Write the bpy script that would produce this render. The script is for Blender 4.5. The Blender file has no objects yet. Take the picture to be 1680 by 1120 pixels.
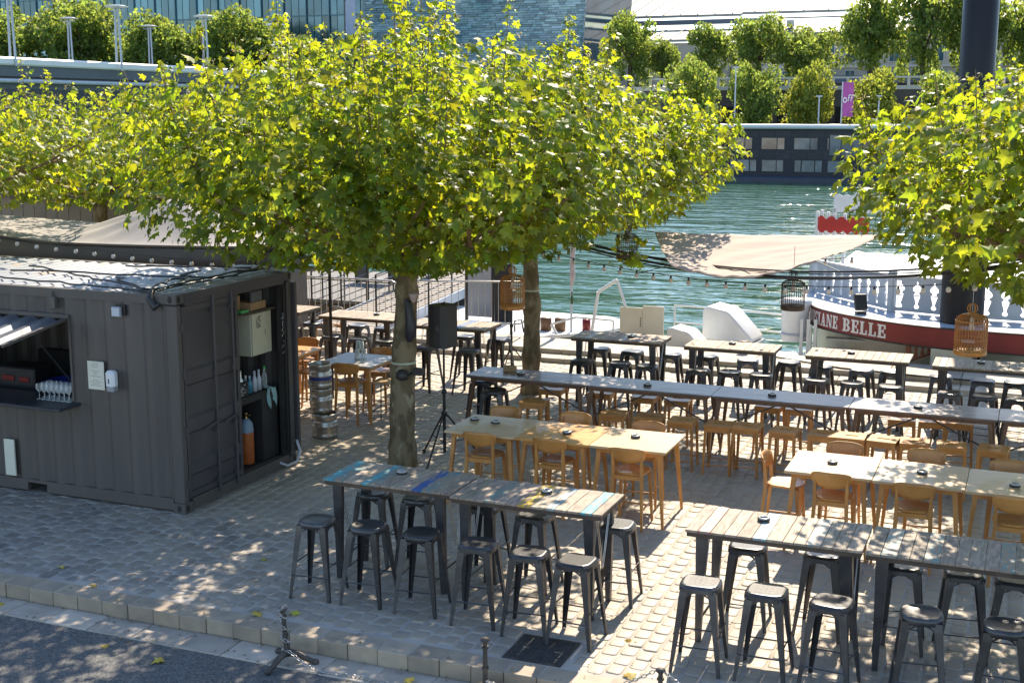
import bpy, bmesh, math, random
import numpy as np
from mathutils import Vector, Matrix, Euler
PI = math.pi
random.seed(7)
RNG = np.random.default_rng(11)
S = bpy.context.scene
C = S.collection

# ------------------------------------------------------------------ camera, world, sun, exposure
cam_d = bpy.data.cameras.new("camera")
cam_d.sensor_width = 36.0
cam_d.lens = 44.94
cam_d.clip_start = 0.1
cam_d.clip_end = 3000
cam = bpy.data.objects.new("camera", cam_d)
C.objects.link(cam)
CAMP = Vector((0, 0, 4.655))
cam.location = CAMP
cam.rotation_euler = (PI / 2 - 0.179, 0, 0.389)
S.camera = cam

SUN_DIR = Vector((0.09, -1.0, -0.98)).normalized()      # the way the light travels
sun_el = math.asin(-SUN_DIR.z)
sun_az = math.atan2(-SUN_DIR.x, -SUN_DIR.y)
W = bpy.data.worlds.new("World")
S.world = W
W.use_nodes = True
wn = W.node_tree
bg = wn.nodes["Background"]
sky = wn.nodes.new("ShaderNodeTexSky")
sky.sky_type = 'NISHITA'
sky.sun_disc = False
sky.sun_elevation = sun_el
sky.sun_rotation = sun_az
sky.air_density = 1.0
sky.dust_density = 0.3
sky.ozone_density = 2.0
wn.links.new(sky.outputs[0], bg.inputs[0])
bg.inputs[1].default_value = 0.135
sl = bpy.data.lights.new("sun", 'SUN')
sl.energy = 4.7
sl.angle = math.radians(0.53)
sl.color = (1.0, 0.87, 0.68)
sun = bpy.data.objects.new("sun", sl)
sun.rotation_euler = SUN_DIR.to_track_quat('-Z', 'Y').to_euler()
sun.location = (0, 40, 60)
C.objects.link(sun)
S.view_settings.view_transform = 'Standard'
S.view_settings.look = 'None'
S.view_settings.gamma = 1.0
S.view_settings.use_curve_mapping = False
S.view_settings.exposure = 1.06
S.render.engine = 'CYCLES'
S.cycles.max_bounces = 8
S.cycles.diffuse_bounces = 4
S.cycles.transparent_max_bounces = 8
S.cycles.use_denoising = True

# ------------------------------------------------------------------ materials
MATS = {}
def mat(name, a, b=None, rough=0.6, metal=0.0, scale=6.0, stretch=(1, 1, 1), bump=0.0, bscale=None,
        rnd=0.0, island=0.0, spec=0.5, lo=0.35, hi=0.65, coat=0.0, detail=5.0, rough2=None, spots=None, hue=0.0):
    """principled material: colour mixes a -> b by noise, brightness varies per object and per piece"""
    if name in MATS: return MATS[name]
    m = bpy.data.materials.new(name)
    m.use_nodes = True
    nt = m.node_tree; N = nt.nodes; Lk = nt.links
    p = N["Principled BSDF"]
    b = b or tuple(x * 0.8 for x in a)
    tc = N.new("ShaderNodeTexCoord"); mp = N.new("ShaderNodeMapping")
    mp.inputs["Scale"].default_value = stretch
    Lk.new(tc.outputs["Object"], mp.inputs[0])
    oi = N.new("ShaderNodeObjectInfo")
    sh = N.new("ShaderNodeVectorMath"); sh.operation = 'ADD'
    cmb = N.new("ShaderNodeMath"); cmb.operation = 'MULTIPLY'; cmb.inputs[1].default_value = 40
    Lk.new(oi.outputs["Random"], cmb.inputs[0])
    Lk.new(mp.outputs[0], sh.inputs[0]); Lk.new(cmb.outputs[0], sh.inputs[1])
    no = N.new("ShaderNodeTexNoise"); no.inputs["Scale"].default_value = scale; no.inputs["Detail"].default_value = detail
    Lk.new(sh.outputs[0], no.inputs["Vector"])
    cr = N.new("ShaderNodeValToRGB")
    cr.color_ramp.elements[0].position = lo; cr.color_ramp.elements[1].position = hi
    cr.color_ramp.elements[0].color = (*a, 1); cr.color_ramp.elements[1].color = (*b, 1)
    Lk.new(no.outputs[0], cr.inputs[0])
    col = cr.outputs[0]
    if spots:
        n2 = N.new("ShaderNodeTexNoise"); n2.inputs["Scale"].default_value = spots[1]; n2.inputs["Detail"].default_value = 3
        Lk.new(sh.outputs[0], n2.inputs["Vector"])
        r2 = N.new("ShaderNodeValToRGB"); r2.color_ramp.elements[0].position = spots[2]; r2.color_ramp.elements[1].position = spots[2] + 0.05
        Lk.new(n2.outputs[0], r2.inputs[0])
        mx = N.new("ShaderNodeMixRGB"); mx.inputs[2].default_value = (*spots[0], 1)
        Lk.new(r2.outputs[0], mx.inputs[0]); Lk.new(col, mx.inputs[1]); col = mx.outputs[0]
    if rnd or island:
        geo = N.new("ShaderNodeNewGeometry")
        ad = N.new("ShaderNodeMath"); ad.operation = 'ADD'
        Lk.new(oi.outputs["Random"], ad.inputs[0]); Lk.new(geo.outputs["Random Per Island"], ad.inputs[1])
        fr = N.new("ShaderNodeMath"); fr.operation = 'FRACT'; Lk.new(ad.outputs[0], fr.inputs[0])
        mr = N.new("ShaderNodeMapRange"); k = max(rnd, island)
        mr.inputs[3].default_value = 1 - k; mr.inputs[4].default_value = 1 + k
        Lk.new(fr.outputs[0] if island else oi.outputs["Random"], mr.inputs[0])
        hs = N.new("ShaderNodeHueSaturation")
        Lk.new(mr.outputs[0], hs.inputs["Value"]); Lk.new(col, hs.inputs["Color"])
        if hue:
            m3 = N.new("ShaderNodeMath"); m3.operation = 'MULTIPLY'; m3.inputs[1].default_value = 7.31
            Lk.new(fr.outputs[0], m3.inputs[0]); f3 = N.new("ShaderNodeMath"); f3.operation = 'FRACT'; Lk.new(m3.outputs[0], f3.inputs[0])
            m4 = N.new("ShaderNodeMapRange"); m4.inputs[3].default_value = 0.5 - hue; m4.inputs[4].default_value = 0.5 + hue
            Lk.new(f3.outputs[0], m4.inputs[0]); Lk.new(m4.outputs[0], hs.inputs["Hue"])
        col = hs.outputs[0]
    Lk.new(col, p.inputs["Base Color"])
    p.inputs["Metallic"].default_value = metal
    p.inputs["Specular IOR Level"].default_value = spec
    p.inputs["Coat Weight"].default_value = coat
    if rough2 is not None:
        rr = N.new("ShaderNodeMapRange"); rr.inputs[3].default_value = rough; rr.inputs[4].default_value = rough2
        Lk.new(no.outputs[0], rr.inputs[0]); Lk.new(rr.outputs[0], p.inputs["Roughness"])
    else: p.inputs["Roughness"].default_value = rough
    if bump:
        bn = N.new("ShaderNodeTexNoise"); bn.inputs["Scale"].default_value = bscale or scale * 3; bn.inputs["Detail"].default_value = 4
        Lk.new(sh.outputs[0], bn.inputs["Vector"])
        bp = N.new("ShaderNodeBump"); bp.inputs["Strength"].default_value = min(1.0, bump * 25); bp.inputs["Distance"].default_value = bump
        Lk.new(bn.outputs[0], bp.inputs["Height"]); Lk.new(bp.outputs[0], p.inputs["Normal"])
    MATS[name] = m
    return m

def leaf_mat(name, refl, trans, fac=0.5, hue=0.025, val=0.3, rough=0.42):
    if name in MATS: return MATS[name]
    m = bpy.data.materials.new(name); m.use_nodes = True
    nt = m.node_tree; N = nt.nodes; Lk = nt.links
    p = N["Principled BSDF"]; out = N["Material Output"]
    geo = N.new("ShaderNodeNewGeometry"); oi = N.new("ShaderNodeObjectInfo")
    ad = N.new("ShaderNodeMath"); ad.operation = 'ADD'
    Lk.new(oi.outputs["Random"], ad.inputs[0]); Lk.new(geo.outputs["Random Per Island"], ad.inputs[1])
    fr = N.new("ShaderNodeMath"); fr.operation = 'FRACT'; Lk.new(ad.outputs[0], fr.inputs[0])
    m3 = N.new("ShaderNodeMath"); m3.operation = 'MULTIPLY'; m3.inputs[1].default_value = 13.7
    Lk.new(fr.outputs[0], m3.inputs[0]); f3 = N.new("ShaderNodeMath"); f3.operation = 'FRACT'; Lk.new(m3.outputs[0], f3.inputs[0])
    def var(c):
        hs = N.new("ShaderNodeHueSaturation"); hs.inputs["Color"].default_value = (*c, 1)
        mr = N.new("ShaderNodeMapRange"); mr.inputs[3].default_value = 1 - val; mr.inputs[4].default_value = 1 + val
        Lk.new(fr.outputs[0], mr.inputs[0]); Lk.new(mr.outputs[0], hs.inputs["Value"])
        mh = N.new("ShaderNodeMapRange"); mh.inputs[3].default_value = 0.5 - hue; mh.inputs[4].default_value = 0.5 + hue
        Lk.new(f3.outputs[0], mh.inputs[0]); Lk.new(mh.outputs[0], hs.inputs["Hue"])
        return hs.outputs[0]
    Lk.new(var(refl), p.inputs["Base Color"])
    p.inputs["Roughness"].default_value = rough; p.inputs["Specular IOR Level"].default_value = 0.38
    t = N.new("ShaderNodeBsdfTranslucent"); Lk.new(var(trans), t.inputs[0])
    mx = N.new("ShaderNodeMixShader"); mx.inputs[0].default_value = fac
    Lk.new(p.outputs[0], mx.inputs[1]); Lk.new(t.outputs[0], mx.inputs[2]); Lk.new(mx.outputs[0], out.inputs[0])
    MATS[name] = m
    return m

def glass_mat(name, col, rough=0.04, alpha=0.25):
    if name in MATS: return MATS[name]
    m = bpy.data.materials.new(name); m.use_nodes = True
    nt = m.node_tree; N = nt.nodes; Lk = nt.links
    p = N["Principled BSDF"]; out = N["Material Output"]
    p.inputs["Base Color"].default_value = (*col, 1); p.inputs["Roughness"].default_value = rough
    p.inputs["Specular IOR Level"].default_value = 0.8
    t = N.new("ShaderNodeBsdfTransparent"); mx = N.new("ShaderNodeMixShader")
    lw = N.new("ShaderNodeLayerWeight"); lw.inputs[0].default_value = 0.4
    mr = N.new("ShaderNodeMapRange"); mr.inputs[3].default_value = alpha; mr.inputs[4].default_value = 1.0
    Lk.new(lw.outputs["Facing"], mr.inputs[0]); Lk.new(mr.outputs[0], mx.inputs[0])
    Lk.new(t.outputs[0], mx.inputs[1]); Lk.new(p.outputs[0], mx.inputs[2]); Lk.new(mx.outputs[0], out.inputs[0])
    MATS[name] = m
    return m

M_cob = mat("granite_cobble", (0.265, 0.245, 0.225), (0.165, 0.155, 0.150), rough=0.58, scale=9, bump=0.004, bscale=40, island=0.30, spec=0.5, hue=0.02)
def mix_beige(m):
    """mixes sandy beige over the granite towards larger x or y: a world-space mask"""
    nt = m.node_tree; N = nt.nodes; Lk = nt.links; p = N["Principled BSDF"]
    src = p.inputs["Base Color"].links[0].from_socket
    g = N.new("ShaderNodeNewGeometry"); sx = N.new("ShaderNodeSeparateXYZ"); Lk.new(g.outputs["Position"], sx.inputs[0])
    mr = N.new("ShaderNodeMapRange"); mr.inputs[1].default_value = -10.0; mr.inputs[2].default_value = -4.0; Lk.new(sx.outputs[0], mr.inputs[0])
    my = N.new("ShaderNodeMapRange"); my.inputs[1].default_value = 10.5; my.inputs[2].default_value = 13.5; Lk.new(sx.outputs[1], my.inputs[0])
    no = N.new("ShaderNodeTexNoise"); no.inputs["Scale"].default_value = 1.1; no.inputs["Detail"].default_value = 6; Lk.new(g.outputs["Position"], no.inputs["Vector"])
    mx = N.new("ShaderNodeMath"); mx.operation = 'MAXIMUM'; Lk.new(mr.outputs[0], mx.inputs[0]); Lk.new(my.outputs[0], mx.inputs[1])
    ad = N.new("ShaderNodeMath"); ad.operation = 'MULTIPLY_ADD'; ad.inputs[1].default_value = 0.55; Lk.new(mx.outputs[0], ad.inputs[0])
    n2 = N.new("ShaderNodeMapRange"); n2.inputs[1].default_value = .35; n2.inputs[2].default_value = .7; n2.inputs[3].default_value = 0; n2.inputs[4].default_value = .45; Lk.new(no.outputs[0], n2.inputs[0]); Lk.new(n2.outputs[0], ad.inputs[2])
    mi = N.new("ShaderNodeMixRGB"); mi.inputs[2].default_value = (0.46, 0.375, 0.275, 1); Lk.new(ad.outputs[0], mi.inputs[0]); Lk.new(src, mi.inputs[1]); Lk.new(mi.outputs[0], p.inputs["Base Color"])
mix_beige(M_cob)  # granite colour turns beige towards larger x and y, broken by noise
M_sand = mat("joint_sand", (0.47, 0.42, 0.36), (0.36, 0.33, 0.30), rough=0.9, scale=2.5, bump=0.004, bscale=60)
M_kerb = mat("kerb_stone", (0.43, 0.34, 0.24), (0.31, 0.255, 0.195), rough=0.75, scale=5, bump=0.003, bscale=50, island=0.14)
M_lime = mat("limestone", (0.50, 0.43, 0.35), (0.36, 0.31, 0.25), rough=0.75, scale=3, bump=0.003, bscale=30, island=0.16)
M_asph = mat("asphalt", (0.062, 0.066, 0.068), (0.19, 0.18, 0.165), rough=0.85, scale=55, bump=0.009, bscale=110, lo=0.38, hi=0.66)
M_wood_y = mat("honey_oak", (0.55, 0.255, 0.066), (0.43, 0.185, 0.042), rough=0.42, scale=5, stretch=(1, 1, 1), bump=0.0006, bscale=60, rnd=0.13, coat=0.15)
M_top_pale = mat("pale_oak_top", (0.60, 0.42, 0.24), (0.50, 0.33, 0.17), rough=0.40, scale=4, stretch=(0.7, 6, 1), bump=0.0006, rnd=0.08, coat=0.1)
M_top_or = mat("orange_oak_top", (0.66, 0.34, 0.095), (0.55, 0.27, 0.07), rough=0.38, scale=4, stretch=(0.7, 6, 1), bump=0.0006, rnd=0.05, coat=0.15)
M_brown = mat("brown_table_top", (0.20, 0.145, 0.125), (0.13, 0.095, 0.082), rough=0.30, coat=0.12, scale=3.5, stretch=(0.7, 5, 1), bump=0.0008, rnd=0.12, rough2=0.5)
M_brownleg = mat("brown_table_wood", (0.20, 0.105, 0.050), (0.13, 0.065, 0.032), rough=0.5, scale=6, bump=0.0008, rnd=0.1)
M_plank = mat("weathered_plank", (0.40, 0.315, 0.235), (0.225, 0.175, 0.135), rough=0.60, scale=7, stretch=(5, 0.9, 1), bump=0.0018, bscale=26, rnd=0.24, rough2=0.75, hue=0.015)
def painted(name, c, w=0.45):
    return mat(name, c, (0.28, 0.22, 0.17), rough=0.5, scale=9, stretch=(3.2, 0.8, 1), bump=0.0015, bscale=26, lo=w, hi=w + 0.14)
M_turq = painted("turquoise_paint", (0.07, 0.33, 0.38), 0.50)
M_blue = painted("blue_paint", (0.03, 0.10, 0.30), 0.48)
M_teal = painted("teal_paint", (0.12, 0.22, 0.23), 0.40)
M_lblue = painted("pale_blue_paint", (0.28, 0.40, 0.44), 0.44)
M_yel = painted("yellow_paint", (0.60, 0.36, 0.02), 0.46)
M_red = painted("red_paint", (0.42, 0.08, 0.07), 0.36)
M_dkwood = mat("dark_frame_wood", (0.10, 0.068, 0.045), (0.06, 0.04, 0.03), rough=0.6, scale=8, bump=0.001, rnd=0.15)
M_stool = mat("gunmetal_paint", (0.092, 0.092, 0.096), (0.062, 0.062, 0.066), rough=0.28, metal=0.65, scale=7, bump=0.0006, bscale=50, rnd=0.30, spots=((0.45, 0.45, 0.45), 45, 0.72), rough2=0.45)
M_black = mat("black_metal", (0.022, 0.022, 0.024), (0.035, 0.034, 0.036), rough=0.42, metal=0.3, scale=8)
M_blackplastic = mat("black_plastic", (0.028, 0.026, 0.026), (0.040, 0.036, 0.034), rough=0.5, scale=30, bump=0.0006, bscale=200)
M_cable = mat("black_rubber", (0.015, 0.015, 0.016), (0.03, 0.03, 0.032), rough=0.45, scale=4)
M_iron = mat("cast_iron", (0.07, 0.065, 0.06), (0.13, 0.105, 0.085), rough=0.6, metal=0.5, scale=12, bump=0.001)
M_wire = mat("pale_steel", (0.55, 0.53, 0.5), (0.42, 0.4, 0.37), rough=0.35, metal=0.8, scale=8)
M_steel = mat("keg_steel", (0.55, 0.53, 0.50), (0.40, 0.37, 0.33), rough=0.28, metal=0.95, scale=5, bump=0.002, bscale=9, rough2=0.45)
M_cont = mat("container_paint", (0.108, 0.093, 0.082), (0.080, 0.070, 0.063), rough=0.45, scale=2.6, bump=0.006, bscale=1.7, rough2=0.65, stretch=(1, 1, 0.22), spots=((0.13,0.085,0.055), 6, 0.71), lo=0.3, hi=0.72)
M_contd = mat("container_door_paint", (0.080, 0.069, 0.070), (0.060, 0.053, 0.055), rough=0.5, scale=2.5, bump=0.0008, bscale=8)
M_roofm = mat("container_roof_metal", (0.30, 0.315, 0.335), (0.22, 0.235, 0.26), rough=0.42, metal=0.2, scale=1.2, bump=0.001, stretch=(1, 0.4, 1), spots=((0.30, 0.25, 0.19), 3.2, 0.66))
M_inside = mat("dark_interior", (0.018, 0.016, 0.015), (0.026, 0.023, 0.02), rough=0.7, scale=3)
M_white = mat("white_paint", (0.80, 0.80, 0.80), (0.70, 0.70, 0.70), rough=0.4, scale=1.5, rnd=0.03)
M_boatw = mat("boat_white", (0.78, 0.78, 0.77), (0.66, 0.66, 0.64), rough=0.38, scale=2.2, stretch=(1, 1, .35), spots=((0.50, 0.36, 0.24), 5, 0.70), lo=0.3, hi=0.7)
M_whiteg = mat("grey_white_paint", (0.50, 0.53, 0.58), (0.44, 0.47, 0.52), rough=0.45, scale=2)
M_cream = mat("cream_paint", (0.66, 0.61, 0.50), (0.58, 0.53, 0.42), rough=0.5, scale=2)
M_banner = mat("burgundy_paint", (0.22, 0.018, 0.016), (0.16, 0.014, 0.013), rough=0.45, scale=3)
M_redw = mat("red_fret_paint", (0.50, 0.030, 0.022), (0.38, 0.022, 0.018), rough=0.45, scale=3)
M_sail = mat("beige_canvas", (0.43, 0.345, 0.30), (0.39, 0.31, 0.27), rough=0.85, scale=2.2, bump=0.02, bscale=4, stretch=(0.5, 2.5, 1))
M_tent = mat("taupe_canvas", (0.36, 0.335, 0.325), (0.30, 0.28, 0.275), rough=0.85, scale=2, bump=0.01, bscale=5)
M_taupe = mat("taupe_wall", (0.22, 0.18, 0.145), (0.18, 0.15, 0.12), rough=0.7, scale=2)
M_taupe2 = mat("dark_taupe_valance", (0.13, 0.105, 0.088), (0.10, 0.085, 0.07), rough=0.8, scale=2)
M_bark = mat("plane_bark", (0.135, 0.098, 0.052), (0.225, 0.172, 0.098), rough=0.85, scale=7, stretch=(1, 1, 0.55), bump=0.018, bscale=13, lo=0.44, hi=0.54, spots=((0.30, 0.25, 0.16), 6.5, 0.58))
M_twig = mat("twig_bark", (0.28, 0.19, 0.10), (0.20, 0.13, 0.07), rough=0.8, scale=9)
M_leaf = leaf_mat("plane_leaf", (0.052, 0.102, 0.014), (0.62, 0.69, 0.024), 0.44, hue=0.026, val=0.45, rough=0.46)
M_leafs = leaf_mat("seed_tan", (0.42, 0.33, 0.18), (0.55, 0.40, 0.16), 0.4, hue=0.01, val=0.2)
M_leafy = leaf_mat("fallen_leaf_yellow", (0.55, 0.42, 0.06), (0.5, 0.4, 0.05), 0.2, hue=0.03, val=0.3)
M_far = leaf_mat("far_foliage", (0.095, 0.150, 0.040), (0.42, 0.52, 0.080), 0.5, hue=0.02, val=0.45, rough=0.6)
M_faryel = leaf_mat("far_yellow_foliage", (0.15, 0.19, 0.035), (0.46, 0.50, 0.06), 0.5, hue=0.02, val=0.4, rough=0.6)
M_rattan = mat("rattan_cage", (0.58, 0.24, 0.045), (0.42, 0.16, 0.03), rough=0.4, scale=9, coat=0.2)
M_darkcage = mat("dark_cage_wood", (0.10, 0.055, 0.03), (0.07, 0.04, 0.022), rough=0.5, scale=9)
M_bulb = mat("bulb_glass", (0.75, 0.68, 0.60), (0.7, 0.62, 0.54), rough=0.12)
M_glass = glass_mat("clear_glass", (0.8, 0.85, 0.85), alpha=0.12)
M_paper = mat("menu_paper", (0.72, 0.70, 0.58), (0.66, 0.64, 0.52), rough=0.7, scale=3)
M_ink = mat("grey_ink", (0.16, 0.16, 0.15), rough=0.8)
M_whiteink = mat("white_ink", (0.7, 0.7, 0.7), rough=0.8)
M_tub = mat("blue_plastic", (0.01, 0.03, 0.22), rough=0.3)
M_redp = mat("red_plastic", (0.20, 0.012, 0.012), rough=0.3)
M_green = mat("green_plastic", (0.08, 0.45, 0.12), rough=0.4)
M_gas = mat("orange_gas_paint", (0.50, 0.13, 0.03), (0.42, 0.10, 0.025), rough=0.4, scale=5)
M_gasb = mat("blue_gas_collar", (0.25, 0.33, 0.42), rough=0.4)
M_fridge = mat("cream_enamel", (0.62, 0.58, 0.42), (0.56, 0.52, 0.38), rough=0.35, scale=3)
M_card = mat("cardboard", (0.42, 0.26, 0.13), (0.36, 0.22, 0.11), rough=0.8, scale=6)
M_cloth = mat("pale_teal_cloth", (0.28, 0.42, 0.42), rough=0.9, scale=5)
M_greyp = mat("grey_panel", (0.32, 0.33, 0.35), (0.27, 0.28, 0.30), rough=0.5, scale=3)
M_boatdk = mat("dark_boat_planks", (0.075, 0.060, 0.052), (0.05, 0.042, 0.038), rough=0.6, scale=4, rnd=0.15)
M_boatgr = mat("dark_green_hull", (0.03, 0.055, 0.05), (0.025, 0.045, 0.042), rough=0.4, scale=3)
M_pile = mat("black_pile_paint", (0.010, 0.010, 0.013), (0.018, 0.018, 0.023), spec=0.25, rough=0.34, scale=1.5, stretch=(2, 2, 0.3), rough2=0.4)
M_deck = mat("pale_deck_board", (0.34, 0.30, 0.26), (0.26, 0.23, 0.20), rough=0.7, scale=4, stretch=(0.8, 5, 1), rnd=0.12)
M_rust = mat("rust_wood", (0.34, 0.10, 0.05), (0.26, 0.08, 0.04), rough=0.6, scale=4)

def water_mat():
    m = bpy.data.materials.new("river_water"); m.use_nodes = True
    nt = m.node_tree; N = nt.nodes; Lk = nt.links
    p = N["Principled BSDF"]
    p.inputs["Base Color"].default_value = (0.042, 0.110, 0.058, 1)
    p.inputs["Roughness"].default_value = 0.07
    p.inputs["IOR"].default_value = 1.33
    p.inputs["Specular IOR Level"].default_value = 0.6
    tc = N.new("ShaderNodeTexCoord")
    prev = None
    hs = []
    for sc, st, w in ((0.40, (0.36, 1, 1), 0.50), (1.2, (0.40, 1, 1), 0.20), (4.0, (0.5, 1, 1), 0.016)):
        mp = N.new("ShaderNodeMapping"); mp.inputs["Scale"].default_value = st; mp.inputs["Rotation"].default_value = (0, 0, 0.25)
        Lk.new(tc.outputs["Object"], mp.inputs[0])
        no = N.new("ShaderNodeTexNoise"); no.inputs["Scale"].default_value = sc; no.inputs["Detail"].default_value = 2; no.inputs["Distortion"].default_value = 0.6
        Lk.new(mp.outputs[0], no.inputs["Vector"])
        mu = N.new("ShaderNodeMath"); mu.operation = 'MULTIPLY'; mu.inputs[1].default_value = w; Lk.new(no.outputs[0], mu.inputs[0])
        hs.append(mu.outputs[0])
    a = N.new("ShaderNodeMath"); a.operation = 'ADD'; Lk.new(hs[0], a.inputs[0]); Lk.new(hs[1], a.inputs[1])
    b = N.new("ShaderNodeMath"); b.operation = 'ADD'; Lk.new(a.outputs[0], b.inputs[0]); Lk.new(hs[2], b.inputs[1])
    bp = N.new("ShaderNodeBump"); bp.inputs["Strength"].default_value = 1.0; bp.inputs["Distance"].default_value = 1.0
    Lk.new(b.outputs[0], bp.inputs["Height"]); Lk.new(bp.outputs[0], p.inputs["Normal"])
    return m
M_water = water_mat()

# ------------------------------------------------------------------ helpers
class MB:
    """collects vertices and faces; build() links them as ONE mesh object"""
    def __init__(s): s.v = []; s.f = []; s.sm = []
    def add(s, vs, fs, smooth=False):
        o = len(s.v); s.v += [tuple(x) for x in vs]
        for f in fs: s.f.append(tuple(i + o for i in f)); s.sm.append(smooth)
        return s
    def box(s, x0, x1, y0, y1, z0, z1, M=None):
        vs = [Vector(p) for p in ((x0,y0,z0),(x1,y0,z0),(x1,y1,z0),(x0,y1,z0),(x0,y0,z1),(x1,y0,z1),(x1,y1,z1),(x0,y1,z1))]
        if M: vs = [M @ v for v in vs]
        return s.add(vs, [(0,3,2,1),(4,5,6,7),(0,1,5,4),(1,2,6,5),(2,3,7,6),(3,0,4,7)])
    def bbox(s, x0, x1, y0, y1, z0, z1, b=0.01, M=None):
        """box with its edges bevelled all round"""
        bm = bmesh.new(); bmesh.ops.create_cube(bm, size=1)
        for v in bm.verts: v.co = Vector(((x0+x1)/2 + v.co.x*(x1-x0), (y0+y1)/2 + v.co.y*(y1-y0), (z0+z1)/2 + v.co.z*(z1-z0)))
        bmesh.ops.bevel(bm, geom=bm.edges[:], offset=b, segments=1, affect='EDGES')
        bm.verts.index_update()
        vs = [(M @ v.co) if M else v.co.copy() for v in bm.verts]
        s.add(vs, [[v.index for v in f.verts] for f in bm.faces]); bm.free(); return s
    def tap(s, p, q, a, b=None, up=(0,0,1)):
        """tapered square bar from p (half sizes a=(ax,ay)) to q (half sizes b), sections kept in X/Y"""
        b = b or a; p = Vector(p); q = Vector(q)
        vs = [p + Vector((sx*a[0], sy*a[1], 0)) for sx, sy in ((-1,-1),(1,-1),(1,1),(-1,1))] + [q + Vector((sx*b[0], sy*b[1], 0)) for sx, sy in ((-1,-1),(1,-1),(1,1),(-1,1))]
        fs = [(0,1,5,4),(1,2,6,5),(2,3,7,6),(3,0,4,7),(0,3,2,1),(4,5,6,7)]
        if q.z < p.z: fs = [tuple(reversed(f)) for f in fs]
        return s.add(vs, fs)
    def bar(s, p, q, r, n=4, r2=None, smooth=False, cap=True):
        """round or n-sided bar from p to q"""
        p = Vector(p); q = Vector(q); d = (q - p)
        if d.length < 1e-6: return s
        d.normalize(); u = d.cross(Vector((0,0,1)))
        if u.length < 0.01: u = Vector((1,0,0))
        u.normalize(); w = d.cross(u); r2 = r if r2 is None else r2
        off = PI/4 if n == 4 else 0
        vs = [p + (u*math.cos(2*PI*i/n+off) + w*math.sin(2*PI*i/n+off))*r for i in range(n)] + [q + (u*math.cos(2*PI*i/n+off) + w*math.sin(2*PI*i/n+off))*r2 for i in range(n)]
        fs = [(i, i+n, (i+1)%n+n, (i+1)%n) for i in range(n)]
        s.add(vs, fs, smooth)
        if cap: s.add(vs, [tuple(range(n)), tuple(reversed(range(n, 2*n)))])
        return s
    def tube(s, pts, r, n=5, smooth=True):
        """tube through points (radius number or list)"""
        pts = [Vector(p) for p in pts]; rs = r if isinstance(r, (list, tuple)) else [r]*len(pts)
        rings = []; u = None
        for i, p in enumerate(pts):
            d = (pts[min(i+1, len(pts)-1)] - pts[max(i-1, 0)]).normalized()
            if u is None:
                u = d.cross(Vector((0.12,0.05,1))); u = u if u.length > 0.05 else Vector((1,0,0))
            u = (u - d*u.dot(d)).normalized(); w = d.cross(u)
            rings.append([p + (u*math.cos(2*PI*k/n) + w*math.sin(2*PI*k/n))*rs[i] for k in range(n)])
        vs = [v for rg in rings for v in rg]; fs = []
        for i in range(len(pts)-1):
            for k in range(n): fs.append((i*n+k, i*n+(k+1)%n, (i+1)*n+(k+1)%n, (i+1)*n+k))
        s.add(vs, fs, smooth)
        s.add(vs, [tuple(reversed(range(n))), tuple(range((len(pts)-1)*n, len(pts)*n))])
        return s
    def lathe(s, prof, n=16, c=(0,0,0), smooth=True, sq=None):
        """profile of (r, z) turned about z; sq gives a superellipse exponent"""
        vs = []
        for r, z in prof:
            for k in range(n):
                t = 2*PI*(k+0.5)/n; x, y = math.cos(t), math.sin(t)
                if sq: m = (abs(x)**sq + abs(y)**sq)**(-1/sq); x *= m; y *= m
                vs.append((c[0]+x*r, c[1]+y*r, c[2]+z))
        fs = [(i*n+k, i*n+(k+1)%n, (i+1)*n+(k+1)%n, (i+1)*n+k) for i in range(len(prof)-1) for k in range(n)]
        return s.add(vs, fs, smooth)
    def extr(s, poly, axis, a, b):
        """polygon extruded along axis (0,1,2) from a to b; poly in the other two axes"""
        n = len(poly)
        def P(u, v, t): return {0:(t,u,v), 1:(u,t,v), 2:(u,v,t)}[axis]
        vs = [P(u,v,a) for u,v in poly] + [P(u,v,b) for u,v in poly]
        s.add(vs, [tuple(range(n)), tuple(reversed(range(n,2*n)))] + [(i, i+n, (i+1)%n+n, (i+1)%n) for i in range(n)])
        return s
    def mesh(s, name, m, fix=True):
        me = bpy.data.meshes.new(name); me.from_pydata(s.v, [], s.f)
        me.polygons.foreach_set("use_smooth", s.sm)
        for x in (m if isinstance(m, (list, tuple)) else [m]): me.materials.append(x)
        if fix:
            bm = bmesh.new(); bm.from_mesh(me); bmesh.ops.recalc_face_normals(bm, faces=bm.faces[:]); bm.to_mesh(me); bm.free()
        me.update(); return me
    def build(s, name, m, parent=None, loc=(0,0,0), label=None, fix=True):
        o = bpy.data.objects.new(name, s.mesh(name, m, fix)); C.objects.link(o)
        o.location = loc
        if parent: o.parent = parent
        if label: o["label"] = label
        return o

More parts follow.
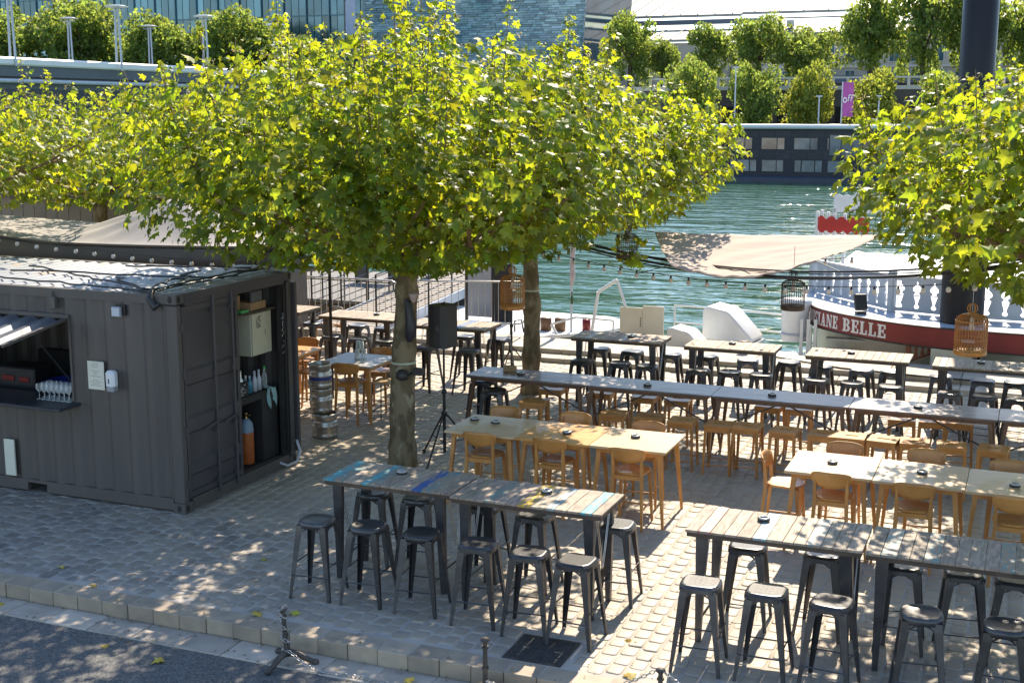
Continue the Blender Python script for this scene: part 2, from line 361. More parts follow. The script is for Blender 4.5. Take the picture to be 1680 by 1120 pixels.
def put(name, me, parent=None, loc=(0,0,0), rot=(0,0,0), sc=None, label=None):
    o = bpy.data.objects.new(name, me); C.objects.link(o); o.location = loc; o.rotation_euler = rot
    if sc: o.scale = sc
    if parent: o.parent = parent
    if label: o["label"] = label
    return o
def tag(o, label, cat, group=None):
    o["label"] = label; o["category"] = cat
    if group: o["group"] = group
    return o
def thing(name, label, cat, loc=(0,0,0), rz=0.0, group=None):
    o = bpy.data.objects.new(name, None); C.objects.link(o); o.location = loc; o.rotation_euler = (0,0,rz)
    o.empty_display_size = 0.1
    return tag(o, label, cat, group)
def structure(o): o["kind"] = "structure"; return o
def stuff(o): o["kind"] = "stuff"; return o
def snapshot(root):
    """list of (object, children) pairs for copying"""
    return [(ch, list(ch.children)) for ch in root.children]
def copy_thing(root, snap, loc, rz=0.0, label=None, group=None):
    r = root.copy(); C.objects.link(r); r.location = loc; r.rotation_euler = (0,0,rz)
    if label: r["label"] = label
    if group: r["group"] = group
    for ch, gs in snap:
        c = ch.copy(); C.objects.link(c); c.parent = r
        for g in gs:
            d = g.copy(); C.objects.link(d); d.parent = c
    return r
def fast_mesh(name, V, Fc, k, m, smooth=False):
    """numpy vertices and faces with k corners each"""
    me = bpy.data.meshes.new(name); nf = len(Fc)
    me.vertices.add(len(V)); me.vertices.foreach_set("co", np.asarray(V, dtype=np.float32).ravel())
    me.loops.add(nf*k); me.loops.foreach_set("vertex_index", np.asarray(Fc, dtype=np.int32).ravel())
    me.polygons.add(nf); me.polygons.foreach_set("loop_start", np.arange(0, nf*k, k, dtype=np.int32))
    me.polygons.foreach_set("loop_total", np.full(nf, k, dtype=np.int32))
    me.polygons.foreach_set("use_smooth", np.full(nf, smooth, dtype=bool))
    me.update(calc_edges=True); me.materials.append(m)
    return me
def in_view(x, y, z=0.0, margin=0.0):
    v = Vector((x, y, z)) - CAMP
    r = cam.rotation_euler.to_matrix().transposed() @ v
    return r.z < 0 and abs(r.x / -r.z) < 0.4006 + margin and abs(r.y / -r.z) < 0.267 + margin

# ------------------------------------------------------------------ the setting: ground, cobbles, kerb, asphalt, river
def sheet(name, x0, x1, y0, y1, z, m, nx=1, ny=1):
    mb = MB()
    for i in range(nx):
        for j in range(ny):
            a0 = x0+(x1-x0)*i/nx; a1 = x0+(x1-x0)*(i+1)/nx; b0 = y0+(y1-y0)*j/ny; b1 = y0+(y1-y0)*(j+1)/ny
            mb.add([(a0,b0,z),(a1,b0,z),(a1,b1,z),(a0,b1,z)], [(0,1,2,3)])
    return mb.build(name, m, fix=False)

KY = 9.32                                    # street face of the kerb
pav = MB().box(-60, 40, KY+0.02, 23.58, -1.2, -0.0045).build("pavement", M_sand); structure(pav)
asph = structure(sheet("road", -60, 40, -25, KY-0.36, -0.150, M_asph))
# gutter slabs between the road and the kerb
gut = MB().box(-60, 40, KY-0.37, KY+0.03, -0.6, -0.152).build("gutter", M_sand); structure(gut)
slab_meshes = []
for i in range(5):
    w = 0.5; mb = MB(); j = [random.uniform(-0.003, 0.003) for _ in range(4)]
    mb.bbox(0.004, w-0.004, 0.004, 0.345, -0.04, 0.0, 0.006); slab_meshes.append(mb.mesh("gutter_slab", M_lime))
for i in range(50):
    x = -20+i*0.5
    if x > 3: break
    put("gutter_slab", slab_meshes[i % 5], gut, (x, KY-0.36, -0.140+random.uniform(-0.004, 0.004)), (random.uniform(-.008,.008), 0, 0))
# kerb of single stones
kerb = MB().box(-60, 40, KY+0.03, KY+0.26, -0.6, -0.03).build("kerb", M_sand); structure(kerb)
km = []
for i in range(8):
    mb = MB(); mb.bbox(0.003, 0.297, random.uniform(-0.006, 0.004), 0.25, -0.30, random.uniform(-0.003, 0.003), 0.006); km.append(mb.mesh("kerbstone", M_kerb))
for i in range(70):
    put("kerbstone", km[i*5 % 8], kerb, (-18+i*0.30, KY, 0), (0, 0, random.uniform(-.006,.006)))

def cobble_geo(w, l, seed):
    r = random.Random(seed)
    hw, hl = w/2, l/2
    c = [min(w, l)*r.uniform(0.08, 0.20) for _ in range(4)]
    base = [(-hw+c[0],-hl),(hw-c[1],-hl),(hw,-hl+c[1]),(hw,hl-c[2]),(hw-c[2],hl),(-hw+c[3],hl),(-hw,hl-c[3]),(-hw,-hl+c[0])]
    base = [(x+r.uniform(-.004,.004), y+r.uniform(-.004,.004)) for x, y in base]
    t = r.uniform(-0.003, 0.004); tx, ty = r.uniform(-.025,.025), r.uniform(-.03,.03)
    V = [(x, y, -0.016) for x, y in base] + [(x*0.93, y*0.94, -0.002+t+tx*x+ty*y) for x, y in base] + [(x*0.70, y*0.72, 0.0015+t+tx*x+ty*y) for x, y in base]
    Fq = [(i, (i+1)%8, (i+1)%8+8, i+8) for i in range(8)] + [(i+8, (i+1)%8+8, (i+1)%8+16, i+16) for i in range(8)] + [(16,17,18,23),(23,18,19,22),(22,19,20,21)]
    return V, Fq
COBW, COBL = 0.155, 0.20
variants = [cobble_geo(COBW-0.010, COBL-0.012, s) for s in range(26)]
vmesh = []
for V, Fq in variants:
    me = bpy.data.meshes.new("cobblestone"); me.from_pydata(V, [], Fq); me.materials.append(M_cob)
    me.polygons.foreach_set("use_smooth", [True]*len(Fq)); vmesh.append(me)
cells = []
ncol = int(22/COBW)
for i in range(ncol):
    x = -19+i*COBW; off = (i % 2)*COBL*0.5+random.uniform(-0.04, 0.04)
    n = int((21.95-(KY+0.36))/COBL)
    for j in range(n+1):
        y = KY+0.37+j*COBL+off*0.6
        if y > 21.93: continue
        if -4.10 < x < -3.42 and 9.50 < y < 10.20: continue
        if -15.1 < x < -9.1 and 12.1 < y < 14.0: continue
        cells.append((x+random.uniform(-.004,.004), y+random.uniform(-.005,.005)))
vis = sorted([c for c in cells if in_view(c[0], c[1], 0, -0.002)], key=lambda c: c[1]**2+c[0]**2)
near = set(vis[:300])
SV, SF, nb = [], [], 0
for (x, y) in cells:
    k = random.randrange(26); a = random.uniform(-0.035, 0.035)+random.choice((0, PI))
    if (x, y) in near:
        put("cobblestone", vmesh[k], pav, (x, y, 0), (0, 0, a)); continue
    V, Fq = variants[k]; V = np.array(V); ca, sa = math.cos(a), math.sin(a)
    P = np.stack([V[:,0]*ca-V[:,1]*sa+x, V[:,0]*sa+V[:,1]*ca+y, V[:,2]], 1)
    SV.append(P); SF.append(np.array(Fq)+nb); nb += len(V)
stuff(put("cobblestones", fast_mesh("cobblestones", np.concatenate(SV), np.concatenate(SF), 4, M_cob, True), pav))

# manhole cover set in the cobbles
t = thing("manhole_cover", "square dark chequered iron manhole cover set in the cobbles beside the kerb", "manhole cover", (-3.76, 9.86, 0), 0.0)
mb = MB(); mb.box(-.27,-.24,-.27,.27,-.03,.004).box(.24,.27,-.27,.27,-.03,.004).box(-.24,.24,-.27,-.24,-.03,.004).box(-.24,.24,.24,.27,-.03,.004); mb.build("frame", M_iron, t)
MB().box(-.235,.235,-.235,.235,-.03,-.002).build("lid", mat("manhole_iron", (0.06,0.062,0.07),(0.085,0.087,0.095), rough=0.55, metal=0.4, scale=20), t)
mb = MB()
for i in range(12):
    for j in range(12):
        x, y = -.215+i*.039, -.215+j*.039
        if (i+j) % 2: mb.box(x-.013,x+.013,y-.005,y+.005,-.002,.003)
        else: mb.box(x-.005,x+.005,y-.013,y+.013,-.002,.003)
mb.build("tread_pattern", M_iron, t)
for sx in (-1, 1): MB().box(sx*.15-.03, sx*.15+.03, -.006, .006, -.002, .0045).build("lifting_slot", M_wire, t)

# quay edge: two low stone steps and a coping above the river
qy = MB().box(-60, 40, 22.2, 23.56, -1.2, 0.02).build("quay_edge", M_lime); structure(qy)
sm1 = [MB().bbox(0.004, 0.996, 0, 0.43, -0.02, 0.085+random.uniform(-.003,.003), 0.012).mesh("step_stone", M_lime) for _ in range(5)]
sm2 = [MB().bbox(0.004, 1.196, 0, 1.13, -0.02, 0.175+random.uniform(-.003,.003), 0.015).mesh("coping_stone", M_lime) for _ in range(5)]
for i in range(22): put("step_stone", sm1[i*3 % 5], qy, (-19+i, 22.03, 0))
for i in range(19): put("coping_stone", sm2[i*2 % 5], qy, (-19+i*1.2, 22.47, 0))
wall = MB().box(-60, 40, 23.60, 23.9, -4, 0.10).build("quay_wall", M_lime); structure(wall)
water = structure(sheet("river", -700, 500, 23.9, 123.5, -1.8, M_water))
bed = structure(sheet("river_bed", -700, 500, 23.9, 123.5, -4.0, mat("river_mud", (0.05,0.07,0.045), rough=0.9)))
lowq = MB().box(-700, 500, 123.5, 137, -4, 0.6).build("far_quay", mat("far_quay_stone", (0.30,0.27,0.23), (0.22,0.2,0.17), rough=0.85, scale=0.5)); structure(lowq)
land = MB().box(-1200, 1200, 137.6, 1500, -4, 7.0).build("far_ground", mat("far_street", (0.20,0.19,0.18), (0.15,0.145,0.14), rough=0.9, scale=0.2)); structure(land)

# ------------------------------------------------------------------ furniture prototypes
def tolix(round_seat):
    t = thing("bar_stool", "black metal bar stool", "stool")
    mb = MB()
    sq = 2.6 if round_seat else 4.2
    if round_seat:
        prof = [(0.0,0.750),(0.06,0.750),(0.115,0.753),(0.140,0.7605),(0.150,0.762),(0.160,0.754),(0.166,0.735),(0.168,0.700),(0.162,0.698),(0.158,0.735)]
    else:
        prof = [(0.0,0.7585),(0.10,0.7585),(0.138,0.759),(0.150,0.756),(0.170,0.736),(0.173,0.700),(0.166,0.698),(0.160,0.73)]
    n = 24
    mb.lathe(prof, n, smooth=round_seat, sq=sq if not round_seat else 2.9)
    mb.build("seat", M_stool, t)
    if not round_seat:
        h = MB(); h.lathe([(0.0,0.7602),(0.011,0.7600)], 8)
        for k in range(8):
            a = k*PI/4; h.lathe([(0.0,0.7600),(0.006,0.7598)], 6, (0.055*math.cos(a), 0.055*math.sin(a), 0))
            h.lathe([(0.0,0.7600),(0.005,0.7598)], 6, (0.095*math.cos(a+.39), 0.095*math.sin(a+.39), 0))
        h.build("seat_hole", M_black, t)
    for sx, sy in ((-1,-1),(1,-1),(1,1),(-1,1)):
        m = MB(); lv = []
        for z, c, w in ((0.725,0.150,0.085),(0.66,0.158,0.066),(0.45,0.176,0.052),(0.20,0.200,0.040),(0.02,0.216,0.030),(0.0,0.217,0.030)):
            th = 0.004
            P = [(c,c),(c-w,c),(c-w,c-th),(c-th*1.5,c-th*1.5),(c-th,c-w),(c,c-w)]
            lv.append([(sx*x, sy*y, z) for x, y in P])
        vs = [p for l in lv for p in l]; k = 6
        fs = [(i*k+j, i*k+(j+1)%k, (i+1)*k+(j+1)%k, (i+1)*k+j) for i in range(len(lv)-1) for j in range(k)]
        fs.append(tuple(range((len(lv)-1)*k, len(lv)*k)))
        m.add(vs, fs)
        # arch web beside the leg, under the seat
        for ax in (0, 1):
            a = [(0.150-0.085,0.70),(0.150-0.085-0.05,0.70),(0.150-0.085-0.02,0.685),(0.158-0.063,0.655)]
            if ax == 0: vs = [(sx*u, sy*0.150, z) for u, z in a]+[(sx*u, sy*0.146, z) for u, z in a]
            else: vs = [(sx*0.150, sy*u, z) for u, z in a]+[(sx*0.146, sy*u, z) for u, z in a]
            m.add(vs, [(0,1,2,3),(7,6,5,4),(0,4,5,1),(1,5,6,2),(2,6,7,3),(3,7,4,0)])
        m.build("leg", M_stool, t)
    for z, c, ax in ((0.235,0.195,0),(0.235,0.195,1),(0.335,0.187,2),(0.335,0.187,3)):
        m = MB()
        p, q = {0:((-c,-c,z),(c,-c,z)),1:((-c,c,z),(c,c,z)),2:((-c,-c,z),(-c,c,z)),3:((c,-c,z),(c,c,z))}[ax]
        m.bar(p, q, 0.0065, 6); m.build("footrest_bar", M_stool, t)
    return t

def wood_stool():
    t = thing("wooden_stool", "honey oak stool", "stool")
    m = MB(); a = 0.175
    m.box(-a,a,-a,-0.022,0.622,0.65); m.box(-a,a,0.022,a,0.622,0.65); m.box(-a,-0.075,-0.022,0.022,0.622,0.65); m.box(0.075,a,-0.022,0.022,0.622,0.65)
    m.build("seat", M_wood_y, t)
    m = MB()
    for s in (-1, 1):
        m.box(-a+.03,a-.03, s*.15-.009, s*.15+.009, .562,.6215); m.box(s*.15-.009, s*.15+.009, -.14,.14,.562,.6215)
    m.build("apron", M_wood_y, t)
    for sx, sy in ((-1,-1),(1,-1),(1,1),(-1,1)):
        MB().tap((sx*.175,sy*.175,0),(sx*.150,sy*.150,.6205),(.013,.013),(.019,.019)).build("leg", M_wood_y, t)
    for sx in (-1, 1):
        MB().bar((sx*.166,-.16,.20),(sx*.166,.16,.20),.010,4).build("stretcher", M_wood_y, t)
        MB().bar((-.166,sx*.166,.13),(.166,sx*.166,.13),.010,4).build("stretcher", M_wood_y, t)
    return t

def high_chair():
    """faces +y: the backrest stands at -y"""
    t = thing("counter_chair", "honey oak counter chair", "chair")
    m = MB(); out = []
    for k in range(20):
        a = 2*PI*k/20; x, y = math.cos(a), math.sin(a); mm = (abs(x)**3.2+abs(y)**3.2)**(-1/3.2)
        out.append((x*mm*(0.205 if y > 0 else 0.19), y*mm*0.195+0.01))
    for z0, z1, s0, s1 in ((0.618,0.630,0.95,1.0),(0.630,0.644,1.0,1.0),(0.644,0.648,1.0,0.94)):
        vs = [(x*s0,y*s0,z0) for x,y in out]+[(x*s1,y*s1,z1) for x,y in out]
        m.add(vs, [(i,(i+1)%20,(i+1)%20+20,i+20) for i in range(20)], True)
    m.add([(x*.94,y*.94,.648) for x,y in out]+[(x*.5,y*.5,.640) for x,y in out]+[(0,0,.638)], [(i,(i+1)%20,(i+1)%20+20,i+20) for i in range(20)]+[(20+i,20+(i+1)%20,40) for i in range(20)], True)
    m.add([(x*.95,y*.95,.618) for x,y in out], [tuple(reversed(range(20)))])
    m.build("seat", M_wood_y, t)
    # curved backrest panel
    m = MB(); nu, nv = 12, 5; G = []
    for side in (0, 1):
        for i in range(nu+1):
            u = -1+2*i/nu
            for j in range(nv+1):
                v = j/nv
                hw = 0.225-0.030*(1-v)-0.035*abs(v-0.45)
                hb = 0.775+0.022*u*u; ht = 0.955-0.030*abs(u)**4
                x = u*hw; z = hb+(ht-hb)*v
                y = -0.235+0.060*u*u-0.035*v+(0.013 if side else 0)
                G.append((x, y, z))
    K = (nu+1)*(nv+1); fs = []
    idx = lambda i, j: i*(nv+1)+j
    for i in range(nu):
        for j in range(nv):
            fs.append((idx(i,j),idx(i+1,j),idx(i+1,j+1),idx(i,j+1))); fs.append(tuple(K+q for q in (idx(i,j),idx(i,j+1),idx(i+1,j+1),idx(i+1,j))))
    for i in range(nu):
        for j in (0, nv): fs.append((idx(i,j),idx(i+1,j),K+idx(i+1,j),K+idx(i,j)))
    for j in range(nv):
        for i in (0, nu): fs.append((idx(i,j),idx(i,j+1),K+idx(i,j+1),K+idx(i,j)))
    m.add(G, fs, True); m.build("backrest", M_wood_y, t)
    for sx in (-1, 1):
        m = MB(); m.tap((sx*.190,-.235,0),(sx*.165,-.180,.63),(.013,.013),(.019,.018)); m.tap((sx*.165,-.180,.63),(sx*.168,-.205,.90),(.019,.018),(.012,.011))
        m.build("back_leg", M_wood_y, t)
        MB().tap((sx*.195,.205,0),(sx*.165,.160,.6175),(.013,.013),(.019,.019)).build("front_leg", M_wood_y, t)
        MB().bar((sx*.181,-.215,.235),(sx*.183,.192,.235),.011,4).build("stretcher", M_wood_y, t)
    m = MB(); m.bar((-.18,.19,.19),(.18,.19,.19),.012,4); m.build("footrest", M_wood_y, t)
    MB().box(-.15,.15,-.185,-.165,.57,.617).build("apron", M_wood_y, t); MB().box(-.15,.15,.145,.165,.57,.617).build("apron", M_wood_y, t)
    return t

def oak_table(top_m, leg_m, w, d, z=0.90, over=0.03):
    """top-left corner at the origin of x; runs to x=w, y=0..d"""
    t = thing("oak_table", "oak counter table", "table")
    MB().bbox(0.003, w-0.003, 0, d, z-0.028, z, 0.004).build("tabletop", top_m, t)
    m = MB(); i = 0.09
    m.box(i, w-i, i-.02, i, z-.085, z-.029); m.box(i, w-i, d-i, d-i+.02, z-.085, z-.029)
    m.box(i-.02, i, i-.02, d-i+.02, z-.085, z-.029); m.box(w-i, w-i+.02, i-.02, d-i+.02, z-.085, z-.029); m.build("apron", leg_m, t)
    for sx in (0, 1):
        for sy in (0, 1):
            X = over if sx == 0 else w-over; Y = over if sy == 0 else d-over
            TX = i+.01 if sx == 0 else w-i-.01; TY = i+.01 if sy == 0 else d-i-.01
            MB().tap((X,Y,0),(TX,TY,z-.030),(.014,.014),(.026,.026)).build("leg", leg_m, t)
    return t

def brown_table():
    w, d, z = 1.80, 0.68, 0.90
    t = oak_table(M_brown, M_brownleg, w, d, z, 0.0)
    t.name = "long_table"
    for x in (0.10, w-0.10):
        m = MB(); m.bar((x,0.08,0.42),(x,d-0.08,0.42),.014,4); m.build("side_rail", M_brownleg, t)
    m = MB(); m.bar((0.10,d/2,0.42),(0.95,d/2,0.83),.013,4); m.bar((w-0.10,d/2+.03,0.42),(w-0.95,d/2+.03,0.83),.013,4); m.build("cross_brace", M_dkwood, t)
    return t

def plank_table(name, x, y, w, d, paints, label, group, rz=0.0, z=1.05, n=13, legm=None):
    """high table of weathered planks laid across; paints = {plank index: material}"""
    t = thing(name, label, "table", (x, y, 0), rz, group)
    rr = random.Random(label)
    ws = [rr.uniform(0.8, 1.25) for _ in range(n)]; tot = sum(ws); px = 0.0
    for i in range(n):
        pw = w*ws[i]/tot
        m = MB(); e0, e1 = rr.uniform(-.004,.004), rr.uniform(-.004,.004)
        m.bbox(px+.0016, px+pw-.0016, e0, d+e1, z-.022, z+rr.uniform(-.0015,.0015), 0.003)
        m.build("plank", paints.get(i, M_plank), t); px += pw
    m = MB()
    m.box(.012, w-.012, .010, .045, z-.062, z-.0235); m.box(.012, w-.012, d-.045, d-.010, z-.062, z-.0235)
    m.box(.012, .050, .046, d-.046, z-.062, z-.0235); m.box(w-.050, w-.012, .046, d-.046, z-.062, z-.0235)
    m.build("frame", M_dkwood, t)
    for sx in (0, 1):
        X = 0.14 if sx == 0 else w-0.14
        for sy in (0, 1):
            Y = 0.06 if sy == 0 else d-0.06; Yb = Y+(0.03 if sy == 0 else -0.03)
            MB().tap((X+(-.02 if sx==0 else .02),Yb,0),(X,Y,z-.063),(.022,.030),(.052,.026)).build("leg", M_stool, t)
        m = MB()
        for k, (a, b) in enumerate(((0.10, 0.30), (0.50, 0.30), (0.14, 0.34), (0.54, 0.34))):
            xx = X+(-.045 if sx==0 else .045)
            m.bar((xx, a*d/0.7+.02, z-.07), (xx, b*d/0.7+.02, 0.42), .0045, 5)
        m.build("hairpin_brace", M_wire, t)
        MB().bar((X, .10, 0.22), (X, d-.10, 0.22), .010, 5).build("stretcher", M_stool, t)
    if rr.random() < 0.6:
        m = MB(); cx = 0.05 if x < -4 else w-0.08
        m.box(cx, cx+.035, d*.45, d*.45+.004, z+.0015, z+.004).box(cx, cx+.035, d*.45+.05, d*.45+.054, z+.0015, z+.004).box(cx, cx+.004, d*.45+.004, d*.45+.05, z+.0015, z+.004).box(cx+.031, cx+.035, d*.45+.004, d*.45+.05, z+.0015, z+.004)
        m.build("metal_plate", M_wire, t)
    return t

def ashtray_proto():
    t = thing("ashtray", "ashtray", "ashtray")
    MB().lathe([(0.0,0.0),(0.050,0.0),(0.054,0.004),(0.054,0.030),(0.050,0.036),(0.040,0.037),(0.036,0.034),(0.034,0.010),(0.0,0.008)], 18).build("bowl", mat("ashtray_steel", (0.50,0.47,0.44),(0.35,0.33,0.31), rough=0.3, metal=0.7, scale=8), t)
    m = MB()
    for k in range(3): a = k*2*PI/3; m.box(-.006,.006,.038,.052,.0368,.0385, Matrix.Rotation(a,4,'Z'))
    MB().lathe([(0.0545,0.006),(0.0560,0.008),(0.0560,0.024),(0.0545,0.026)], 18).build("rim_band", M_black, t)
    return t

# ------------------------------------------------------------------ seating: weathered plank tables
T = {}
T['T1'] = plank_table("plank_table", -6.40, 10.65, 1.40, 0.70, {0:M_turq, 1:M_teal, 4:M_turq, 5:M_teal, 9:M_blue, 10:M_teal, 12:M_plank}, "weathered plank high table with turquoise end and a deep blue painted plank", "weathered plank high tables")
T['T2'] = plank_table("plank_table", -4.98, 10.58, 1.52, 0.70, {3:M_teal, 6:M_yel, 8:M_lblue, 11:M_turq}, "weathered plank high table with one yellow painted plank, nearest the manhole cover", "weathered plank high tables")
T['T3'] = plank_table("plank_table", -2.66, 10.48, 1.51, 0.75, {1:M_red, 5:M_lblue, 9:M_teal}, "weathered plank high table with faded red plank at its sunlit free end", "weathered plank high tables")
T['T4'] = plank_table("plank_table", -1.13, 10.46, 1.52, 0.75, {1:M_teal, 4:M_teal, 9:M_teal}, "weathered plank high table in dappled shade cut off by the right border", "weathered plank high tables")
T['F1'] = plank_table("plank_table", -6.84, 19.16, 1.50, 0.72, {2:M_teal, 7:M_teal}, "shaded bluish plank high table by the river, in front of the white deck board", "weathered plank high tables")
T['F2'] = plank_table("plank_table", -4.95, 19.08, 1.42, 0.68, {}, "sun bleached plank high table by the river, in front of the white boat cowls", "weathered plank high tables")
T['F3'] = plank_table("plank_table", -3.07, 19.02, 1.50, 0.72, {}, "sun bleached plank high table by the river, left of the black pile", "weathered plank high tables")
T['F4'] = plank_table("plank_table", -1.25, 18.92, 1.52, 0.72, {1:M_teal, 5:M_plank}, "blue grey plank high table by the river under the lantern cage on the right", "weathered plank high tables")
T['A'] = plank_table("plank_table", -11.75, 19.52, 1.50, 0.75, {}, "pale plank high table behind the trunk, in front of the crowd barrier", "weathered plank high tables")
T['B'] = plank_table("plank_table", -9.90, 19.26, 1.50, 0.78, {1:M_teal, 8:M_blue}, "blue toned plank high table behind the loudspeaker", "weathered plank high tables")
T['Z'] = plank_table("plank_table", -13.75, 19.72, 1.50, 0.75, {}, "plank high table half hidden behind the container's open end", "weathered plank high tables")

sq_stool = tolix(False); rd_stool = tolix(True)
sq_snap = snapshot(sq_stool); rd_snap = snapshot(rd_stool)
used = {}
def place(proto, snap, x, y, rz, label, group):
    if proto.name not in used:
        used[proto.name] = 1; proto.location = (x, y, 0); proto.rotation_euler = (0, 0, rz); proto["label"] = label; proto["group"] = group; return proto
    return copy_thing(proto, snap, (x, y, 0), rz, label, group)
ORD = ["first", "second", "third", "fourth", "fifth", "sixth"]
GS = "metal bar stools"
def stools(pts, kinds, labels):
    for (x, y), k, lb in zip(pts, kinds, labels):
        p, s = (sq_stool, sq_snap) if k == 's' else (rd_stool, rd_snap)
        place(p, s, x, y, random.uniform(-.16, .16), lb, GS)
stools([(-6.26,10.29),(-5.72,10.32),(-5.15,10.32),(-4.54,10.27),(-4.02,10.23),(-3.55,10.18)], "rrrsss", [
    "dark metal stool with dished seat, leftmost on the kerb side of the turquoise ended table",
    "dark metal stool with blue reflecting dished seat, second from left along the kerb side",
    "dark metal stool with dished seat, third from left, under the deep blue plank",
    "dark metal stool on the kerb side where the two left plank tables meet",
    "dark square seated metal stool with its left front foot beside the manhole cover",
    "dark square seated metal stool standing on the manhole cover's far corner"])
stools([(-6.19,11.31),(-5.67,11.33),(-4.95,11.36),(-4.37,11.27),(-3.53,11.27)], "rrsss", [
    "dark metal stool behind the turquoise ended table, nearer the container",
    "dark metal stool behind the turquoise ended table, under the deep blue plank",
    "dark metal stool mostly hidden behind the legs where the left plank tables meet",
    "dark metal stool behind the yellow striped table, below its ashtray",
    "grey seated metal stool at the sunny right end of the yellow striped table"])
stools([(-2.41,10.08),(-1.86,10.10),(-1.32,10.05),(-0.63,10.07),(-0.01,10.05)], "sssrr", [
    "square seated metal stool just behind the chain post, sun on its front edge",
    "square seated metal stool second from left along the red planked table's near side",
    "square seated metal stool third from left along the red planked table's near side",
    "round seated metal stool on the near side of the right border table",
    "round seated metal stool cut by the lower right corner"])
stools([(-2.24,11.16),(-1.56,11.20),(-0.88,11.16),(-0.37,11.18),(0.05,11.16)], "sssss", [
    "metal stool behind the red planked table, close to its ashtray",
    "metal stool behind the red planked table's dappled right half",
    "metal stool behind the first planks of the right border table",
    "metal stool behind the middle of the right border table",
    "metal stool cut by the right border behind the last plank table"])
def riverside(pb, pf, desc):
    lb = []
    for k, side in ((len(pb), "river side"), (len(pf), "near side")):
        nm = {3: ["left", "middle", "right"], 2: ["left", "right"]}[k]
        for q in nm: lb.append("dark stool, %s on the %s of %s" % (q, side, desc))
    stools(pb+pf, ["rsrsrs"[(i*5) % 6] for i in range(len(pb+pf))], lb)
riverside([(-6.60,19.95),(-6.02,19.92),(-5.36,19.90)], [(-6.52,18.88),(-5.90,18.87),(-5.45,18.84)], "the bluish riverside table")
riverside([(-4.78,19.95),(-4.10,19.90),(-3.46,19.95)], [(-4.63,18.82),(-4.15,18.84),(-3.68,18.84)], "the table before the cowls")
riverside([(-2.93,19.80),(-2.32,19.78),(-1.88,19.80)], [(-2.84,18.78),(-2.33,18.74),(-1.79,18.72)], "the table left of the pile")
riverside([(-1.16,19.72),(-0.57,19.65),(-0.12,19.67)], [(-0.96,18.58),(-0.50,18.54),(-0.06,18.52)], "the right border riverside table")
riverside([(-11.46,20.45),(-10.87,20.40)], [(-11.31,19.26),(-10.77,19.26),(-10.24,19.22)], "the pale table before the barrier")
riverside([(-9.15,20.15),(-8.50,20.15)], [(-8.56,19.0),(-9.35,19.0)], "the table behind the loudspeaker")
stools([(-12.37,20.35),(-7.36,16.85),(-6.95,16.30)], "rrr", [
    "dark metal stool left of the pale table before the crowd barrier",
    "dark metal stool tucked under the left end of the long brown table",
    "black metal stool on the near side of the long brown table's left end"])

# ------------------------------------------------------------------ oak tables and chairs
GO = "oak counter tables"
spec = [(-6.37, 13.39, M_top_pale, "pale oak table with two ashtrays, left end of the left oak row"), (-5.46, 13.39, M_top_or, "bright orange oak table in the middle of the left oak row"), (-4.55, 13.40, M_top_pale, "pale oak table at the sunny right end of the left oak row"),
        (-2.30, 13.20, M_top_pale, "pale oak table at the left end of the right oak row"), (-1.39, 13.17, M_top_pale, "pale oak table second from left in the right oak row"), (-0.48, 13.14, M_top_pale, "pale oak table at the right border, dotted with leaf shade")]
for i, (x, y, m, lb) in enumerate(spec):
    t = oak_table(m, M_wood_y, 0.91, 0.90); t.location = (x, y, 0); t["label"] = lb; t["group"] = GO
t = oak_table(mat("grey_washed_top", (0.40,0.38,0.36),(0.32,0.30,0.28), rough=0.4, scale=4, stretch=(1,5,1)), M_wood_y, 0.92, 0.92); t.location = (-9.92, 16.43, 0); t["label"] = "square oak table with a greyish top and stacked glasses, left of the trunk"; t["group"] = GO
t = oak_table(M_top_or, M_wood_y, 0.90, 0.80); t.location = (-11.35, 16.75, 0); t["label"] = "oak table mostly hidden behind the container's open end"; t["group"] = GO
GB = "long brown tables placed end to end"
for k, lb in enumerate(["long brown table at the row's left end, a wooden box on it", "long brown table second from left, blue shaded, behind the honey stools",
                        "long brown table in sun left of the seam below the hanging sail", "long brown table fourth from left, half in leaf shade", "long brown table at the right border of the picture"]):
    t = brown_table(); t.location = (-7.47+1.80*k, 16.44+random.uniform(-.012,.012), 0); t["label"] = lb; t["group"] = GB

chair = high_chair(); ch_snap = snapshot(chair); ws = wood_stool(); ws_snap = snapshot(ws)
GC = "honey oak counter chairs"
for x, y, r, lb in [
    (-5.88,13.52,0.03,"oak chair on the kerb side of the left oak row, nearest the speaker tripod"),
    (-5.00,13.56,-0.05,"oak chair on the kerb side at the bright orange tabletop"),
    (-4.06,13.49,0.02,"oak chair on the kerb side at the left oak row's sunny right end"),
    (-6.06,14.38,PI+.03,"oak chair behind the left oak row, backrest above its two ashtrays"),
    (-5.14,14.42,PI-.04,"oak chair behind the bright orange tabletop"),
    (-4.15,14.30,PI+.05,"oak chair behind the sunny right end of the left oak row"),
    (-1.79,13.36,-0.04,"oak chair on the near side, leftmost of the right oak row"),
    (-0.97,13.28,0.05,"oak chair on the near side, middle of the right oak row"),
    (-0.01,13.18,0.0,"oak chair on the near side cut by the right border"),
    (-1.83,14.20,PI,"oak chair behind the right oak row, left of three"),
    (-0.94,14.24,PI+.05,"oak chair behind the right oak row, middle of three"),
    (-0.09,14.10,PI-.03,"oak chair behind the right oak row, at the right border"),
    (-2.36,13.66,-PI/2,"oak chair at the head of the right oak row, turned sideways"),
    (-9.40,16.56,0.08,"oak chair in front of the square table with the glasses"),
    (-9.40,17.42,PI+.1,"oak chair behind the square table, against the trunk"),
    (-10.35,16.95,-PI/2+.2,"oak chair beside the kegs at the table behind the container"),
    (-11.0,17.75,PI,"oak chair with only its back showing past the container's open end")]:
    place(chair, ch_snap, x, y, r, lb, GC)
